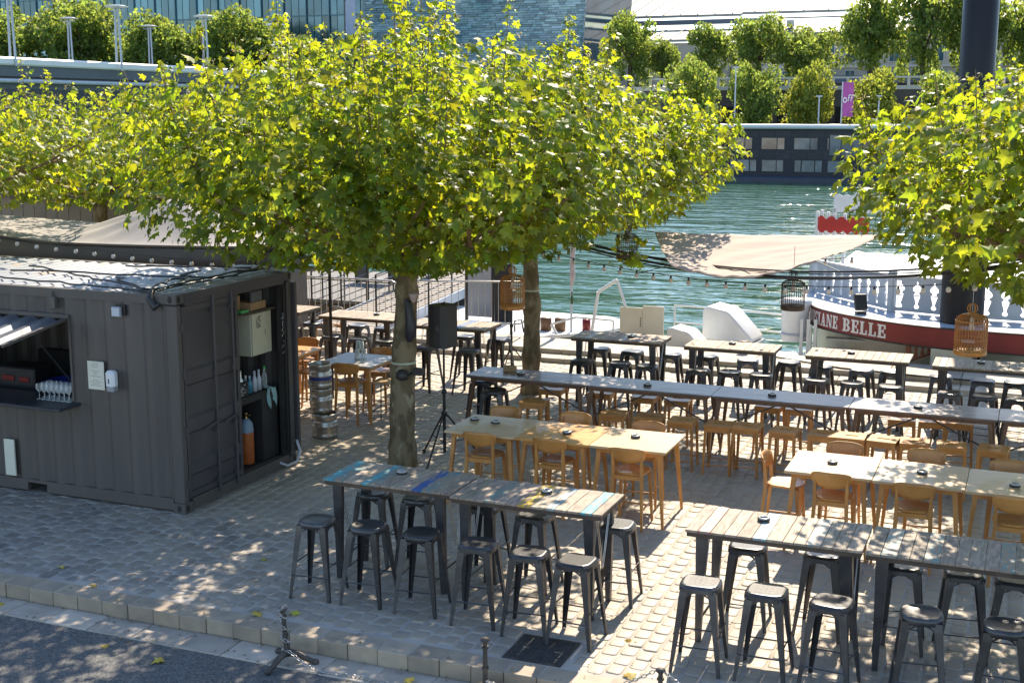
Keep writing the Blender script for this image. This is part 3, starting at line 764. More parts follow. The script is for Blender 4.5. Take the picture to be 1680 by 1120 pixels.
# the odd chair at the pale table and the dark legged stool
t = copy_thing(chair, ch_snap, (-12.35,20.9,0), PI*0.92, "beige backed chair turned away beside the crowd barrier", GC)
for c in t.children:
    if c.name.startswith("backrest"): c.data = c.data.copy(); c.data.materials[0] = mat("beige_plastic", (0.45,0.38,0.28), (0.4,0.34,0.25), rough=0.5)
t = thing("bar_stool", "square wooden seat stool on thin black legs, beside the near trunk", "stool", (-8.91,16.72,0), 0.05)
MB().bbox(-.17,.17,-.17,.17,.625,.65,.006).build("seat", M_top_pale, t)
for sx, sy in ((-1,-1),(1,-1),(1,1),(-1,1)): MB().bar((sx*.17,sy*.17,0),(sx*.15,sy*.15,.624),.010,4).build("leg", M_black, t)
m = MB(); m.bar((-.165,-.165,.2),(.165,-.165,.2),.007,4).bar((-.165,.165,.2),(.165,.165,.2),.007,4).bar((-.165,-.165,.2),(-.165,.165,.2),.007,4).bar((.165,-.165,.2),(.165,.165,.2),.007,4); m.build("footrest", M_black, t)

GW = "honey oak stools along the brown tables"
far = [(-6.40,17.22),(-6.35,16.32),(-5.66,17.25),(-4.99,17.22),(-4.51,17.20),(-3.23,17.30),(-2.83,17.30),(-1.47,17.22),(-1.09,17.25),(-0.75,17.30)]
fl = ["river side, just right of the far trunk", "near side, under the wooden box", "river side, behind the second brown table's left end", "left of the pair under the bluish riverside table",
      "right of the pair under the bluish riverside table", "left of the sunlit pair behind the third brown table", "right of the sunlit pair behind the third brown table",
      "left of three behind the shaded fourth brown table", "middle of three behind the shaded fourth brown table", "right of three behind the shaded fourth brown table"]
nearp = [(-5.09,16.04),(-4.60,16.06),(-4.13,16.01),(-3.63,15.98),(-3.27,16.02),(-2.78,15.98),(-2.31,15.98),(-1.96,15.99),(-1.57,15.98),(-1.20,16.01),(-0.77,16.01),(-0.29,16.03)]
nl = ["near side, leftmost, behind the orange table's chair", "near side, second from left", "near side, third from left, beyond the sunny oak table corner", "near side, fourth from left, its legs fully in view",
      "near side, fifth from left, close beside the fourth", "near side, sixth from left, shaded slotted seat", "near side, seventh from left, touching the next", "near side, eighth from left, sun spot on its seat",
      "near side, fourth from the right border", "near side, third from the right border", "near side, second from the right border", "near side, nearest the right border"]
for (x, y), l in list(zip(far, fl)) + list(zip(nearp, nl)):
    place(ws, ws_snap, x, y, random.uniform(-.09, .09), "honey oak stool, " + l, GW)

ash = ashtray_proto(); as_snap = snapshot(ash); GA = "round metal ashtrays on the tables"
for n, (x, y, z, lb) in enumerate([
    (-5.74,11.08,1.053,"on the turquoise ended plank table"), (-4.16,11.02,1.053,"on the yellow striped plank table"), (-2.07,10.97,1.053,"on the red planked table"),
    (-5.92,19.50,1.053,"on the bluish riverside plank table"), (-4.27,19.50,1.053,"on the bleached plank table before the cowls"), (-2.44,19.40,1.053,"on the bleached plank table left of the pile"),
    (-0.60,19.35,1.053,"on the riverside plank table at the right border"), (-10.79,19.95,1.053,"on the pale plank table before the barrier"),
    (-6.23,13.99,0.901,"left one of two on the first pale oak table"), (-5.93,13.94,0.901,"right one of two on the first pale oak table"), (-4.95,13.79,0.901,"on the bright orange oak table"),
    (-4.15,13.92,0.901,"on the sunny oak table at the left row's end"), (-1.86,13.66,0.901,"on the right oak row's first table"), (-0.93,13.62,0.901,"on the right oak row's second table"),
    (-0.02,13.49,0.901,"at the right border on the oak row"), (-6.74,16.77,0.901,"beside the wooden box on the first brown table"), (-4.83,16.73,0.901,"on the second brown table"),
    (-3.11,16.75,0.901,"on the third brown table in sun"), (-1.24,16.73,0.901,"on the fourth brown table")]):
    lb = "small round metal ashtray " + lb
    if n == 0: ash.location = (x, y, z); ash["label"] = lb; ash["group"] = GA
    else: copy_thing(ash, as_snap, (x, y, z), random.uniform(0, 6), lb, GA)
t = thing("wooden_box", "small wooden box at the left end of the first brown table", "box", (-6.98,16.95,0.901), 0.2)
m = MB(); m.box(-.09,.09,-.06,.06,0,.006).box(-.09,-.082,-.06,.06,.006,.07).box(.082,.09,-.06,.06,.006,.07).box(-.082,.082,-.06,-.052,.006,.07).box(-.082,.082,.052,.06,.006,.07); m.build("crate", M_card, t)
MB().box(-.07,.07,-.04,.04,.0065,.055).build("napkins", M_paper, t)
# upturned glasses on the square table
GG = "upturned glasses on the square table"
GLB = ["bottom left", "bottom right", "bottom front", "upper left", "upper right"]
for k, (x, y, h) in enumerate([(-9.55,17.0,.14),(-9.45,17.02,.14),(-9.50,16.92,.14),(-9.52,16.99,.28),(-9.44,16.95,.28)]):
    o = MB().lathe([(.040,0),(.034,.13),(.0,.133)], 14).lathe([(.037,0),(.031,.125),(.0,.128)], 14).build("drinking_glass", M_glass, None, (x, y, 0.902+(h-.14)*0.96))
    tag(o, "clear upturned drinking glass, %s one of the stack on the square table" % GLB[k], "glass", GG)

# ------------------------------------------------------------------ the container bar
CX1, CY0, CL, CD, CH = -8.98, 11.84, 6.06, 2.44, 2.59
CX0 = CX1-CL; CY1 = CY0+CD
ct = thing("shipping_container", "dark grey corrugated shipping container bar with a serving hatch and one open door", "container", (CX1, CY0, 0))
def corr(u0, u1, pitch=0.278, depth=0.036):
    """corrugation profile: list of (u, recess)"""
    out = []; u = u0; k = 0
    segs = [(0.072, 0), (0.068, 1), (0.070, 1), (0.068, 0)]
    lev = 0; out.append((u, 0))
    while u < u1-1e-4:
        for du, l in segs:
            u = min(u1, u+du); out.append((u, depth*l))
            if u >= u1-1e-4: break
    return out
def corr_wall(mb, u0, u1, z0, z1, y, sgn=1, off=0.0, axis='x'):
    pr = corr(u0, u1)
    vs = []
    for u, d in pr:
        yy = y+sgn*d
        vs += ([(u, yy, z0), (u, yy, z1)] if axis == 'x' else [(yy, u, z0), (yy, u, z1)])
    mb.add(vs, [(2*i, 2*i+2, 2*i+3, 2*i+1) for i in range(len(pr)-1)])
HX0, HX1, HZ0, HZ1 = -4.10, -1.56, 1.20, 2.23          # hatch in the front wall (local x)
m = MB()
corr_wall(m, -CL+.16, HX0, .16, 2.47, .012); corr_wall(m, HX1, -.16, .16, 2.47, .012)
corr_wall(m, HX0, HX1, .16, HZ0, .012); corr_wall(m, HX0, HX1, HZ1, 2.47, .012)
o = m.build("side_wall", M_cont, ct); sd = o.modifiers.new("thick", 'SOLIDIFY'); sd.thickness = 0.004; sd.offset = 0
m = MB(); corr_wall(m, -CL+.16, -.16, .16, 2.47, CD-.012, -1)
o = m.build("back_wall", M_cont, ct); sd = o.modifiers.new("thick", 'SOLIDIFY'); sd.thickness = 0.004; sd.offset = 0
m = MB(); corr_wall(m, .16, CD-.16, .16, 2.47, -CL+.02, 1, axis='y'); m.build("end_wall", M_cont, ct)
# roof: ribs run across
m = MB(); u = -CL+.12; vs = []; k = 0
pr = []
while u < -.12:
    for du, h in ((.075, 0), (.035, .020), (.065, .020), (.035, 0)):
        pr.append((u, h)); u += du
pr = [p for p in pr if p[0] < -.12]
for u, h in pr: vs += [(u, .10, 2.562+h), (u, CD-.10, 2.562+h)]
m.add(vs, [(2*i, 2*i+2, 2*i+3, 2*i+1) for i in range(len(pr)-1)])
o = m.build("roof", M_roofm, ct); sd = o.modifiers.new("thick", 'SOLIDIFY'); sd.thickness = 0.003; sd.offset = -1
m = MB(); m.box(-CL+.1, -.165, .0, .10, 2.47, 2.578); m.build("top_rail", M_cont, ct)
m = MB(); m.box(-CL+.1, -.165, CD-.10, CD, 2.47, 2.578); m.build("top_rail", M_cont, ct)
for y0, y1 in ((.004, .05), (CD-.05, CD-.004)):
    m = MB(); m.box(-CL+.165, -2.35, y0, y1, .03, .17); m.box(-2.05, -.165, y0, y1, .03, .17); m.box(-2.35, -2.05, y0, y1, .13, .17); m.build("bottom_rail", M_cont, ct)
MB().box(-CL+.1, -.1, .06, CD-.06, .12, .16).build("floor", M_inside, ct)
for x0, x1 in ((-.16, 0), (-CL, -CL+.16)):
    for y0, y1 in ((0, .10), (CD-.10, CD)):
        MB().bbox(x0, x1-.004, y0+.004, y1-.004, .12, 2.46, .01).build("corner_post", M_cont, ct)
        for z0 in (0, 2.47):
            c = MB().bbox(x0-.006, x1, y0-.004 if y0 == 0 else y0-.06, y1+.06 if y0 == 0 else y1+.004, z0, z0+.12, .008).build("corner_casting", M_cont, ct)
            yy = -.0055 if y0 == 0 else CD+.0055
            h = MB()
            for k in range(1): h.lathe([(0, 0), (.030, 0)], 14)
            h2 = h.build("casting_hole", M_inside, c, (x0+.08, yy, z0+.06)); h2.rotation_euler = (PI/2, 0, 0); h2.scale = (1, 1.4, 1)
            if x1 == 0:
                h = MB().lathe([(0, 0), (.030, 0)], 14).build("casting_hole", M_inside, c, (.0015, (y0+y1)/2, z0+.06)); h.rotation_euler = (0, PI/2, 0); h.scale = (1.4, 1, 1)
MB().box(-.13, -.004, .165, CD-.165, 2.44, 2.585).build("door_header", M_contd, ct)
MB().box(-.13, -.004, .165, CD-.165, .02, .155).build("door_sill", M_cont, ct)
# closed left leaf with pressed horizontal bands, lock rods and handle
DY0, DY1 = .105, 1.215
m = MB(); prz = [(.17,0),(.42,0),(.45,.030),(.56,.030),(.59,0),(.93,0),(.96,.030),(1.10,.030),(1.13,0),(1.50,0),(1.53,.030),(1.66,.030),(1.69,0),(2.43,0)]
vs = []
for z, d in prz: vs += [(-.050+d, DY0, z), (-.050+d, DY1, z)]
m.add(vs, [(2*i, 2*i+1, 2*i+3, 2*i+2) for i in range(len(prz)-1)])
door = m.build("door", M_contd, ct); sd = door.modifiers.new("thick", 'SOLIDIFY'); sd.thickness = 0.02; sd.offset = -1
m = MB(); m.box(-.055,-.006,DY0-.002,DY0+.045,.165,2.435).box(-.055,-.006,DY1-.055,DY1,.165,2.435).box(-.055,-.008,DY0+.045,DY1-.055,.165,.235).box(-.055,-.008,DY0+.045,DY1-.055,2.365,2.435); m.build("door_frame", M_contd, ct)
for y in (.68, 1.06):
    r = MB().bar((.018, y, .10), (.018, y, 2.50), .017, 8).build("lock_rod", M_contd, ct)
    for z in (.22, .85, 1.55, 2.3): MB().box(-.007, .024, y-.035, y+.035, z, z+.05).build("rod_bracket", M_contd, r)
    b = MB().bar((.042, y-.28, .92+.02), (.042, y+.04, .99), .012, 6).build("lock_handle", M_contd, r)
for z in (.35, .98, 1.65, 2.2): MB().bar((.004, .085, z-.05), (.004, .085, z+.05), .016, 6).build("hinge", M_contd, ct)
# the other leaf stands folded back along the far side
m = MB(); m.box(-.02, .035, CD+.012, CD+.065, .165, 2.43).box(-1.08, -.02, CD+.03, CD+.06, .165, 2.43); m.build("open_door", M_contd, ct)
MB().box(-.07, -.02, CD-.26, CD-.105, .157, 2.438).build("door_jamb", M_inside, ct)
for y in (CD-.15, CD-.2): MB().bar((.006, y, .2), (.006, y, 2.4), .012, 6).build("lock_rod", M_black, ct)
m = MB()
for k, (a, b) in enumerate([((.0,0),(.04,.05)), ((.04,.05),(.0,.09)), ((.0,.09),(.05,.12)), ((.02,.13),(.02,.20)), ((.02,.2),(.06,.17)), ((0,.24),(.06,.26)), ((.03,.22),(.03,.31)), ((.0,-.14),(.05,-.10)), ((.05,-.10),(.02,-.05)), ((.0,-.22),(.05,-.2))]):
    m.bar((-.017, CD-.235+a[0]*1.3, 1.75+a[1]), (-.017, CD-.235+b[0]*1.3, 1.75+b[1]), .0035, 4)
m.build("scratched_writing", M_whiteink, ct)
# interior: partition, shelf, cabinet
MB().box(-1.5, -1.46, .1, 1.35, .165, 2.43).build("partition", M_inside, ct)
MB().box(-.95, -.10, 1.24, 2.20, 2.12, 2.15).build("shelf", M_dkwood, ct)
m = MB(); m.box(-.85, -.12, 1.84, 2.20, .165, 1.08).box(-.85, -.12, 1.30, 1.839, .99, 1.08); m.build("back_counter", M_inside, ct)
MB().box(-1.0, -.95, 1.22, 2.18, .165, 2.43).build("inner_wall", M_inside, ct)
# serving hatch: frame, counter, lifted flap with its struts
m = MB(); m.box(HX0-.03, HX1+.03, -.03, .05, HZ1, HZ1+.045).box(HX0-.03, HX0, -.01, .06, HZ0+.03, HZ1).box(HX1, HX1+.03, -.01, .06, HZ0+.03, HZ1); m.build("hatch_frame", M_cont, ct)
MB().bbox(HX0-.06, HX1+.10, -.36, .30, HZ0-.03, HZ0+.012, .01).build("hatch_counter", mat("dark_slate_top", (0.045,0.05,0.06), rough=0.35), ct)
m = MB(); pr = corr(HX0+.03, HX1-.03); L = 1.02; vs = []
for u, d in pr: vs += [(u, -.035, HZ1+.005-d*1.1), (u, -.035-L, HZ1-.145-d*1.1)]
m.add(vs, [(2*i, 2*i+1, 2*i+3, 2*i+2) for i in range(len(pr)-1)])
fl = m.build("hatch_flap", mat("flap_paint", (0.13,0.135,0.145),(0.10,0.105,0.115), rough=0.4, metal=0.2, scale=3), ct); sd = fl.modifiers.new("thick", 'SOLIDIFY'); sd.thickness = 0.004; sd.offset = 0
for x in (HX0+.01, HX1-.01):
    MB().bar((x, -.035, HZ1-.012), (x, -.035-L, HZ1-.162), .022, 4).build("flap_edge", M_cont, fl)
    MB().bar((x-.02 if x > -3 else x+.02, .03, HZ0+.25), (x-.02 if x > -3 else x+.02, -.55, HZ1-.12), .010, 6).build("gas_strut", M_black, fl)
# dark working shelf inside with what stands behind the hatch
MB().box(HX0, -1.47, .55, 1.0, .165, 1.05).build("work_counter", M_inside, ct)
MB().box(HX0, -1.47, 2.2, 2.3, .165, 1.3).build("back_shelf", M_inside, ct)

GLS = "stemmed glasses on the hatch counter"
gl = MB().lathe([(0,0),(.034,0),(.034,.003),(.005,.008),(.004,.085),(.022,.100),(.037,.130),(.038,.165),(.033,.19)], 12)
gme = gl.mesh("wine_glass", M_glass)
for i in range(7):
    for j in range(3):
        tag(put("wine_glass", gme, None, (CX1-2.05+i*.075, CY0-.02+j*.09, HZ0+.014)), "clear stemmed glass on the hatch counter, %s row, %s from the left" % (("front", "middle", "back")[j], ("first", "second", "third", "fourth", "fifth", "sixth", "seventh")[i]), "wine glass", GLS)
tag(MB().lathe([(0,0),(.20,0),(.24,.02),(.26,.22),(.275,.225),(.275,.21),(.25,.20),(.23,.02)], 20).build("plastic_tub", M_tub, None, (CX1-2.35, CY0+.75, 1.051)), "deep blue plastic tub inside the serving hatch", "tub")
t = thing("coffee_machine", "dark machine with red lamps inside the serving hatch", "machine", (CX1-2.95, CY0+.75, 1.051))
MB().bbox(-.3, .3, -.2, .2, 0, .38, .02).build("body", M_black, t)
MB().bbox(-.22, -.02, -.215, -.2, .2, .27, .005).build("red_panel", M_redp, t); MB().bbox(.06, .22, -.215, -.2, .2, .26, .005).build("red_panel", M_redp, t)
tag(MB().lathe([(0,.03),(.14,.02),(.19,.035),(.2,.05),(.14,.03),(0,.035)], 18).build("serving_tray", M_steel, None, (CX1-1.95, CY0+.78, 1.06)), "round metal tray behind the stemmed glasses in the hatch", "tray")

# on the front wall
t = thing("menu_board", "cream menu sheet with printed lines on the container's front wall", "menu", (CX1-1.30, CY0-.006, 1.40))
MB().bbox(0, .24, -.012, 0, 0, .34, .003).build("sheet", M_paper, t)
m = MB(); rr = random.Random(3)
for k in range(13):
    z = .31-k*.022; w = rr.uniform(.06, .18); x = .12-w/2
    if k in (3, 8): continue
    for q in range(int(w/.022)): m.box(x+q*.022, x+q*.022+.016, -.0132, -.012, z, z+.005)
m.build("printed_lines", M_ink, t)
t = thing("soap_dispenser", "white wall dispenser with grey window beside the menu sheet", "dispenser", (CX1-.98, CY0-.006, 1.42))
MB().bbox(0, .13, -.11, 0, .03, .24, .03).build("cover", M_white, t); MB().bbox(.012, .118, -.10, -.005, -.01, .06, .01).build("base", M_greyp, t); MB().box(.055, .075, -.1125, -.11, .09, .15).build("window", M_ink, t)
t = thing("wall_lamp", "small square floodlight on the front wall near the roof corner", "lamp", (CX1-.86, CY0-.004, 2.30))
MB().bbox(0, .13, -.07, -.03, 0, .12, .008).build("housing", M_greyp, t); MB().box(.012, .118, -.073, -.0705, .012, .108).build("lens", M_whiteg, t); MB().box(.03, .17, -.03, 0, .02, .14).build("bracket", M_black, t)
t = thing("junction_box", "small grey junction box below the roof rail above the hatch", "box", (CX1-1.78, CY0-.004, 2.34))
MB().bbox(0, .08, -.05, 0, 0, .14, .005).build("housing", M_cont, t); MB().bar((.04, -.02, .14), (.04, -.02, .2), .008, 6).build("conduit", M_black, t)
tag(MB().bbox(0, .16, -.025, 0, 0, .46, .004).build("notice_panel", M_paper, None, (CX1-2.66, CY0-.006, .20)), "pale panel low on the front wall at the left border", "panel")
# inside the open end
t = thing("gas_cylinder", "orange gas cylinder with pale blue shoulder inside the open container end", "gas cylinder", (CX1-.25, CY0+1.66, .166)); t.scale = (.84, .84, .80)
MB().lathe([(0,0),(.10,0),(.11,.02),(.11,.50),(.108,.52)], 18).build("body", M_gas, t)
MB().lathe([(.1105,.52),(.112,.56),(.10,.66),(.06,.72),(.03,.74)], 18).build("shoulder", M_gasb, t)
m = MB().lathe([(.03,.735),(.02,.76),(.02,.80),(.03,.81),(.03,.84),(0,.845)], 12); m.bar((0,0,.80), (.07,0,.80), .012, 8); m.build("valve", mat("brass", (0.5,0.32,0.1), rough=0.3, metal=0.9), t)
t = thing("wall_cabinet", "cream enamel cabinet hanging inside the open container end", "cabinet", (CX1-.16, CY0+1.74, 1.55))
MB().bbox(-.30, -.02, 0, .44, 0, .56, .008).build("body", M_fridge, t)
MB().bbox(-.018, .002, .005, .27, .01, .55, .004).build("door", M_fridge, t); MB().bbox(-.018, .002, .275, .436, .01, .55, .004).build("door", M_fridge, t)
m = MB(); rr = random.Random(9)
for k in range(60):
    y, z = .09+rr.randrange(7)*.015, .36+rr.randrange(11)*.014; m.box(.0025, .004, y, y+.013, z, z+.012)
m.build("sticker", M_ink, t); MB().box(.0025,.006,.285,.292,.25,.32).build("handle", M_ink, t)
t = thing("cardboard_box", "open brown cardboard box on the top shelf in the container end", "box", (CX1-.27, CY0+1.42, 2.152)); MB().bbox(-.3, 0, 0, .24, 0, .20, .004).build("carton", M_card, t); MB().box(-.3,.001,-.004,0,.14,.202).build("flap", M_card, t)
t = thing("cardboard_box", "cardboard box with a small dark screen leaning on it, top shelf right", "box", (CX1-.14, CY0+1.70, 2.152)); MB().bbox(-.3, 0, 0, .34, 0, .10, .004).build("carton", M_card, t); s_ = MB().bbox(-.04, .0, .04, .26, .105, .24, .006).build("screen", M_ink, t)
tag(MB().bbox(-.1, 0, 0, .16, 0, .035, .006).build("green_pack", M_green, None, (CX1-.115, CY0+1.46, 2.151)), "small green pack lying on the top shelf's front edge in the container end", "pack")
for k, (y, h, r, m_, lb, nm) in enumerate([
    (1.52, .30, .045, M_steel, "tall steel shaker cup on the counter in the container end", "shaker"),
    (1.64, .22, .033, M_glass, "clear bottle next to the steel shaker", "bottle"), (1.73, .20, .032, mat("blue_plastic_bottle", (0.05,0.25,0.35), rough=0.3), "blue plastic bottle in the middle of the counter bottles", "bottle"),
    (1.84, .24, .034, M_whiteg, "white capped pale bottle, left one of two", "bottle"), (1.94, .24, .034, M_whiteg, "white capped pale bottle, right one of two", "bottle"), (2.07, .26, .034, M_glass, "spray bottle with a green cap at the counter's right", "bottle")]):
    t = thing(nm, lb, nm, (CX1-.22, CY0+y, 1.081))
    MB().lathe([(0,0),(r,0),(r*1.02,h*.62),(r*.45,h*.82),(r*.4,h)], 12).build("body", m_, t)
    MB().lathe([(r*.46,h*.97),(r*.46,h*1.12),(0,h*1.12)], 10).build("cap", M_green if k == 5 else (M_steel if k == 0 else M_whiteg), t)
t = thing("small_crate", "dark printed carton with pale lettering on the container end counter", "carton", (CX1-.14, CY0+1.36, 1.081)); MB().bbox(-.2, 0, 0, .22, 0, .19, .004).build("carton", M_inside, t)
m = MB(); rr = random.Random(5)
for k in range(22): y, z = .02+rr.random()*.15, .03+rr.randrange(6)*.024; m.box(.0005, .0015, y, y+rr.uniform(.01,.035), z, z+.012)
m.build("print", M_whiteink, t)
m = MB(); n = 9; vs = []
for i in range(n):
    for j in range(n):
        u, v = i/(n-1), j/(n-1); drop = max(0, u-.35)
        vs.append((-.12+min(u,.35)*.36+.02*math.sin(9*v), .0+v*.20+.02*math.sin(7*u+3*v), .012*(1+math.sin(11*v+5*u))-drop*.34*(1+.3*math.sin(8*v))))
m.add(vs, [(i*n+j,(i+1)*n+j,(i+1)*n+j+1,i*n+j+1) for i in range(n-1) for j in range(n-1)], True)
o = tag(m.build("cleaning_cloth", M_cloth, None, (CX1-.115, CY0+1.96, 1.085)), "pale teal cloth hanging over the counter edge in the container end", "cloth")
o.modifiers.new("thick", 'SOLIDIFY').thickness = .004
# grey hose from the container's far corner
tag(MB().tube([(CX1+.02,CY1-.02,.32),(CX1+.06,CY1+.0,.16),(CX1+.07,CY1-.10,.05),(CX1+.03,CY1-.28,.03),(CX1-.02,CY1-.40,.10)], .018, 8).build("waste_hose", M_whiteg, None), "pale grey hose curling from the container's far lower corner", "hose")

# cables lying over the container roof, gathered at the corner
def wob(p, q, n, a, rr, sag=0):
    p, q = Vector(p), Vector(q); out = []
    for i in range(n+1):
        t = i/n; v = p.lerp(q, t); out.append(v+Vector((rr.uniform(-a,a), rr.uniform(-a,a), rr.uniform(0,a*.35)-sag*4*t*(1-t))))
    return out
rr = random.Random(21)
RZ = CH+.015
GCB = "black cables lying over the container roof"
cab = [((-3.6,.5,RZ),(-.35,.10,RZ-.02),.045), ((-3.4,1.4,RZ),(-.40,.14,RZ),.05), ((-3.3,1.0,RZ),(-.25,1.3,RZ),.04), ((-.35,.16,RZ),(-.25,2.2,RZ+.02),.06), ((-.45,.15,RZ),(-.35,2.3,RZ+.02),.07), ((-2.2,1.9,RZ),(-.2,2.35,RZ+.03),.04), ((-1.6,.9,RZ),(-.5,.10,RZ),.05), ((-.40,.12,RZ),(-.9,1.6,RZ+.01),.08)]
cl = ["cable crossing the roof from the left border to the near corner", "cable from the roof's middle left to the near corner", "cable running along the roof's middle to the open end", "cable running over the roof end, nearest its edge",
      "second cable over the roof end, wavier than its neighbour", "cable along the roof's far edge", "short cable looping to the near corner", "cable looping from the near corner back onto the roof"]
for (p, q, a), lb in zip(cab, cl):
    pts = wob(p, q, 12, a, rr); tag(MB().tube([(x+CX1, y+CY0, z) for x, y, z in pts], .012, 5).build("cable", M_cable), "black "+lb, "cable", GCB)
pts = [(-.40,.12,RZ+.02),(-.36,.05,RZ+.0),(-.33,-.03,RZ-.07),(-.26,-.04,RZ-.17),(-.20,-.03,RZ-.13)]
tag(MB().tube([(x+CX1, y+CY0, z) for x, y, z in pts], [.02,.03,.045,.045,.02], 7).build("cable_bundle", M_cable), "thick knot of black cables hanging at the container's near roof corner", "cable bundle")
tag(MB().tube([(x+CX1, y+CY0, z+.03) for x, y, z in wob((-.7,2.2,RZ),(-.15,2.42,RZ),9,.05,rr)], .014, 6).build("white_cable", M_whiteg), "white cable coiled at the roof's far open corner", "cable")
tag(MB().bbox(-.25,.25,-.2,.2,0,.05,.02).lathe([(0,.05),(.12,.05),(.20,.10),(.26,.17),(.25,.18),(0,.12)], 16).build("satellite_dish", M_greyp, None, (CX1+.05, CY1+.0, CH+.0)), "dark flat dish at the container roof's far corner", "dish")

# kegs
def keg(r, h, label, x, y, z, band=None):
    t = thing("beer_keg", label, "keg", (x, y, z), 0, "steel kegs beside the container")
    MB().lathe([(r*.55,.012),(r*.92,.0),(r*.985,.012),(r*.985,.055),(r*.94,.075),(r*.985,.10),(r,.12),(r,h*.46),(r*1.03,h*.48),(r*1.03,h*.53),(r,h*.55),(r,h-.14),(r*.985,h-.12),(r*.90,h-.095),(r*.60,h-.07),(r*.25,h-.055),(0,h-.053)], 28).build("body", M_steel, t)
    MB().lathe([(r*.88,h-.10),(r*.95,h-.085),(r*.97,h-.02),(r*.94,h),(r*.90,h-.01),(r*.91,h-.085)], 28).build("rim", M_steel, t)
    MB().lathe([(0,h-.055),(.03,h-.055),(.032,h-.03),(0,h-.028)], 12).build("fitting", M_steel, t)
    if band: MB().lathe([(r*1.002,h-.24),(r*1.005,h-.235),(r*1.005,h-.185),(r*1.002,h-.18)], 28).build("band", band, t)
    return t
keg(.185, .36, "squat steel keg standing at the bottom of the stack", -9.33, 15.62, 0, None)
keg(.165, .36, "slimmer steel keg in the middle of the stack", -9.40, 15.65, .362, None)
keg(.165, .36, "steel keg with a dark blue band on top of the stack", -9.40, 15.65, .724, mat("keg_blue_band", (0.03,0.05,0.25), rough=0.4))

# loudspeaker on its tripod, next to the near trunk
t = thing("speaker_stand", "black tripod stand with spread legs carrying the loudspeaker", "stand", (-7.17, 15.10, 0))
MB().bar((0,0,.12),(0,0,.95),.022,8).bar((0,0,.94),(0,0,1.56),.016,8).build("pole", M_black, t)
MB().lathe([(.022,0),(.042,0),(.042,.07),(.022,.07)],10,(0,0,.62)).build("collar", M_black, t); MB().lathe([(.022,0),(.036,0),(.036,.05),(.022,.05)],10,(0,0,.93)).build("collar", M_black, t)
for k in range(3):
    a = k*2*PI/3+0.5; c, s_ = math.cos(a), math.sin(a)
    MB().bar((c*.035,s_*.035,.64),(c*.52,s_*.52,.02),.013,5).build("leg", M_black, t); MB().bar((c*.02,s_*.02,.25),(c*.30,s_*.30,.30),.008,4).build("brace", M_black, t)
    MB().bar((c*.50,s_*.50,0),(c*.54,s_*.54,.035),.018,6).build("foot", M_blackplastic, t)
t = thing("loudspeaker", "black loudspeaker with rounded front on a tripod beside the near trunk", "loudspeaker", (-7.17, 15.10, 1.57), -0.28); t.scale = (.84, .84, .94)
MB().extr([(-.19,-.15),(-.12,-.20),(0,-.215),(.12,-.20),(.19,-.15),(.14,.17),(-.14,.17)], 2, 0, .60).build("cabinet", M_blackplastic, t)
MB().extr([(-.165,-.168),(-.11,-.208),(0,-.222),(.11,-.208),(.165,-.168),(.11,-.196),(0,-.2155),(-.11,-.196)], 2, .03, .57).build("grille", mat("speaker_grille", (0.03,0.027,0.025),(0.045,0.04,0.038), rough=0.6, scale=120), t)
m = MB(); rr = random.Random(2)
for k in range(7):
    for j in range(7):
        if rr.random() < .62: m.box(.035+k*.012, .035+k*.012+.010, -.2262, -.2235, .24+j*.012, .24+j*.012+.009)
m.build("logo", M_ink, t)
MB().bar((-.03,.0,.60),(.03,.0,.63),.012,5).build("handle", M_black, t)

# second tripod under the pale bird cage
t = thing("light_stand", "thin black tripod stand behind the brown table, right of the loudspeaker", "stand", (-8.35, 20.35, 0))
MB().bar((0,0,.10),(0,0,.95),.020,7).bar((0,0,.94),(0,0,1.75),.014,7).build("pole", M_black, t)
MB().lathe([(.018,0),(.034,0),(.034,.05),(.018,.05)],10,(0,0,.93)).build("collar", M_black, t); MB().lathe([(.018,0),(.034,0),(.034,.05),(.018,.05)],10,(0,0,.55)).build("collar", M_black, t)
for k in range(3):
    a = k*2*PI/3+0.2; c, s_ = math.cos(a), math.sin(a)
    MB().bar((c*.03,s_*.03,.56),(c*.50,s_*.50,.01),.011,5).build("leg", M_black, t); MB().bar((c*.018,s_*.018,.22),(c*.29,s_*.29,.27),.007,4).build("brace", M_black, t)

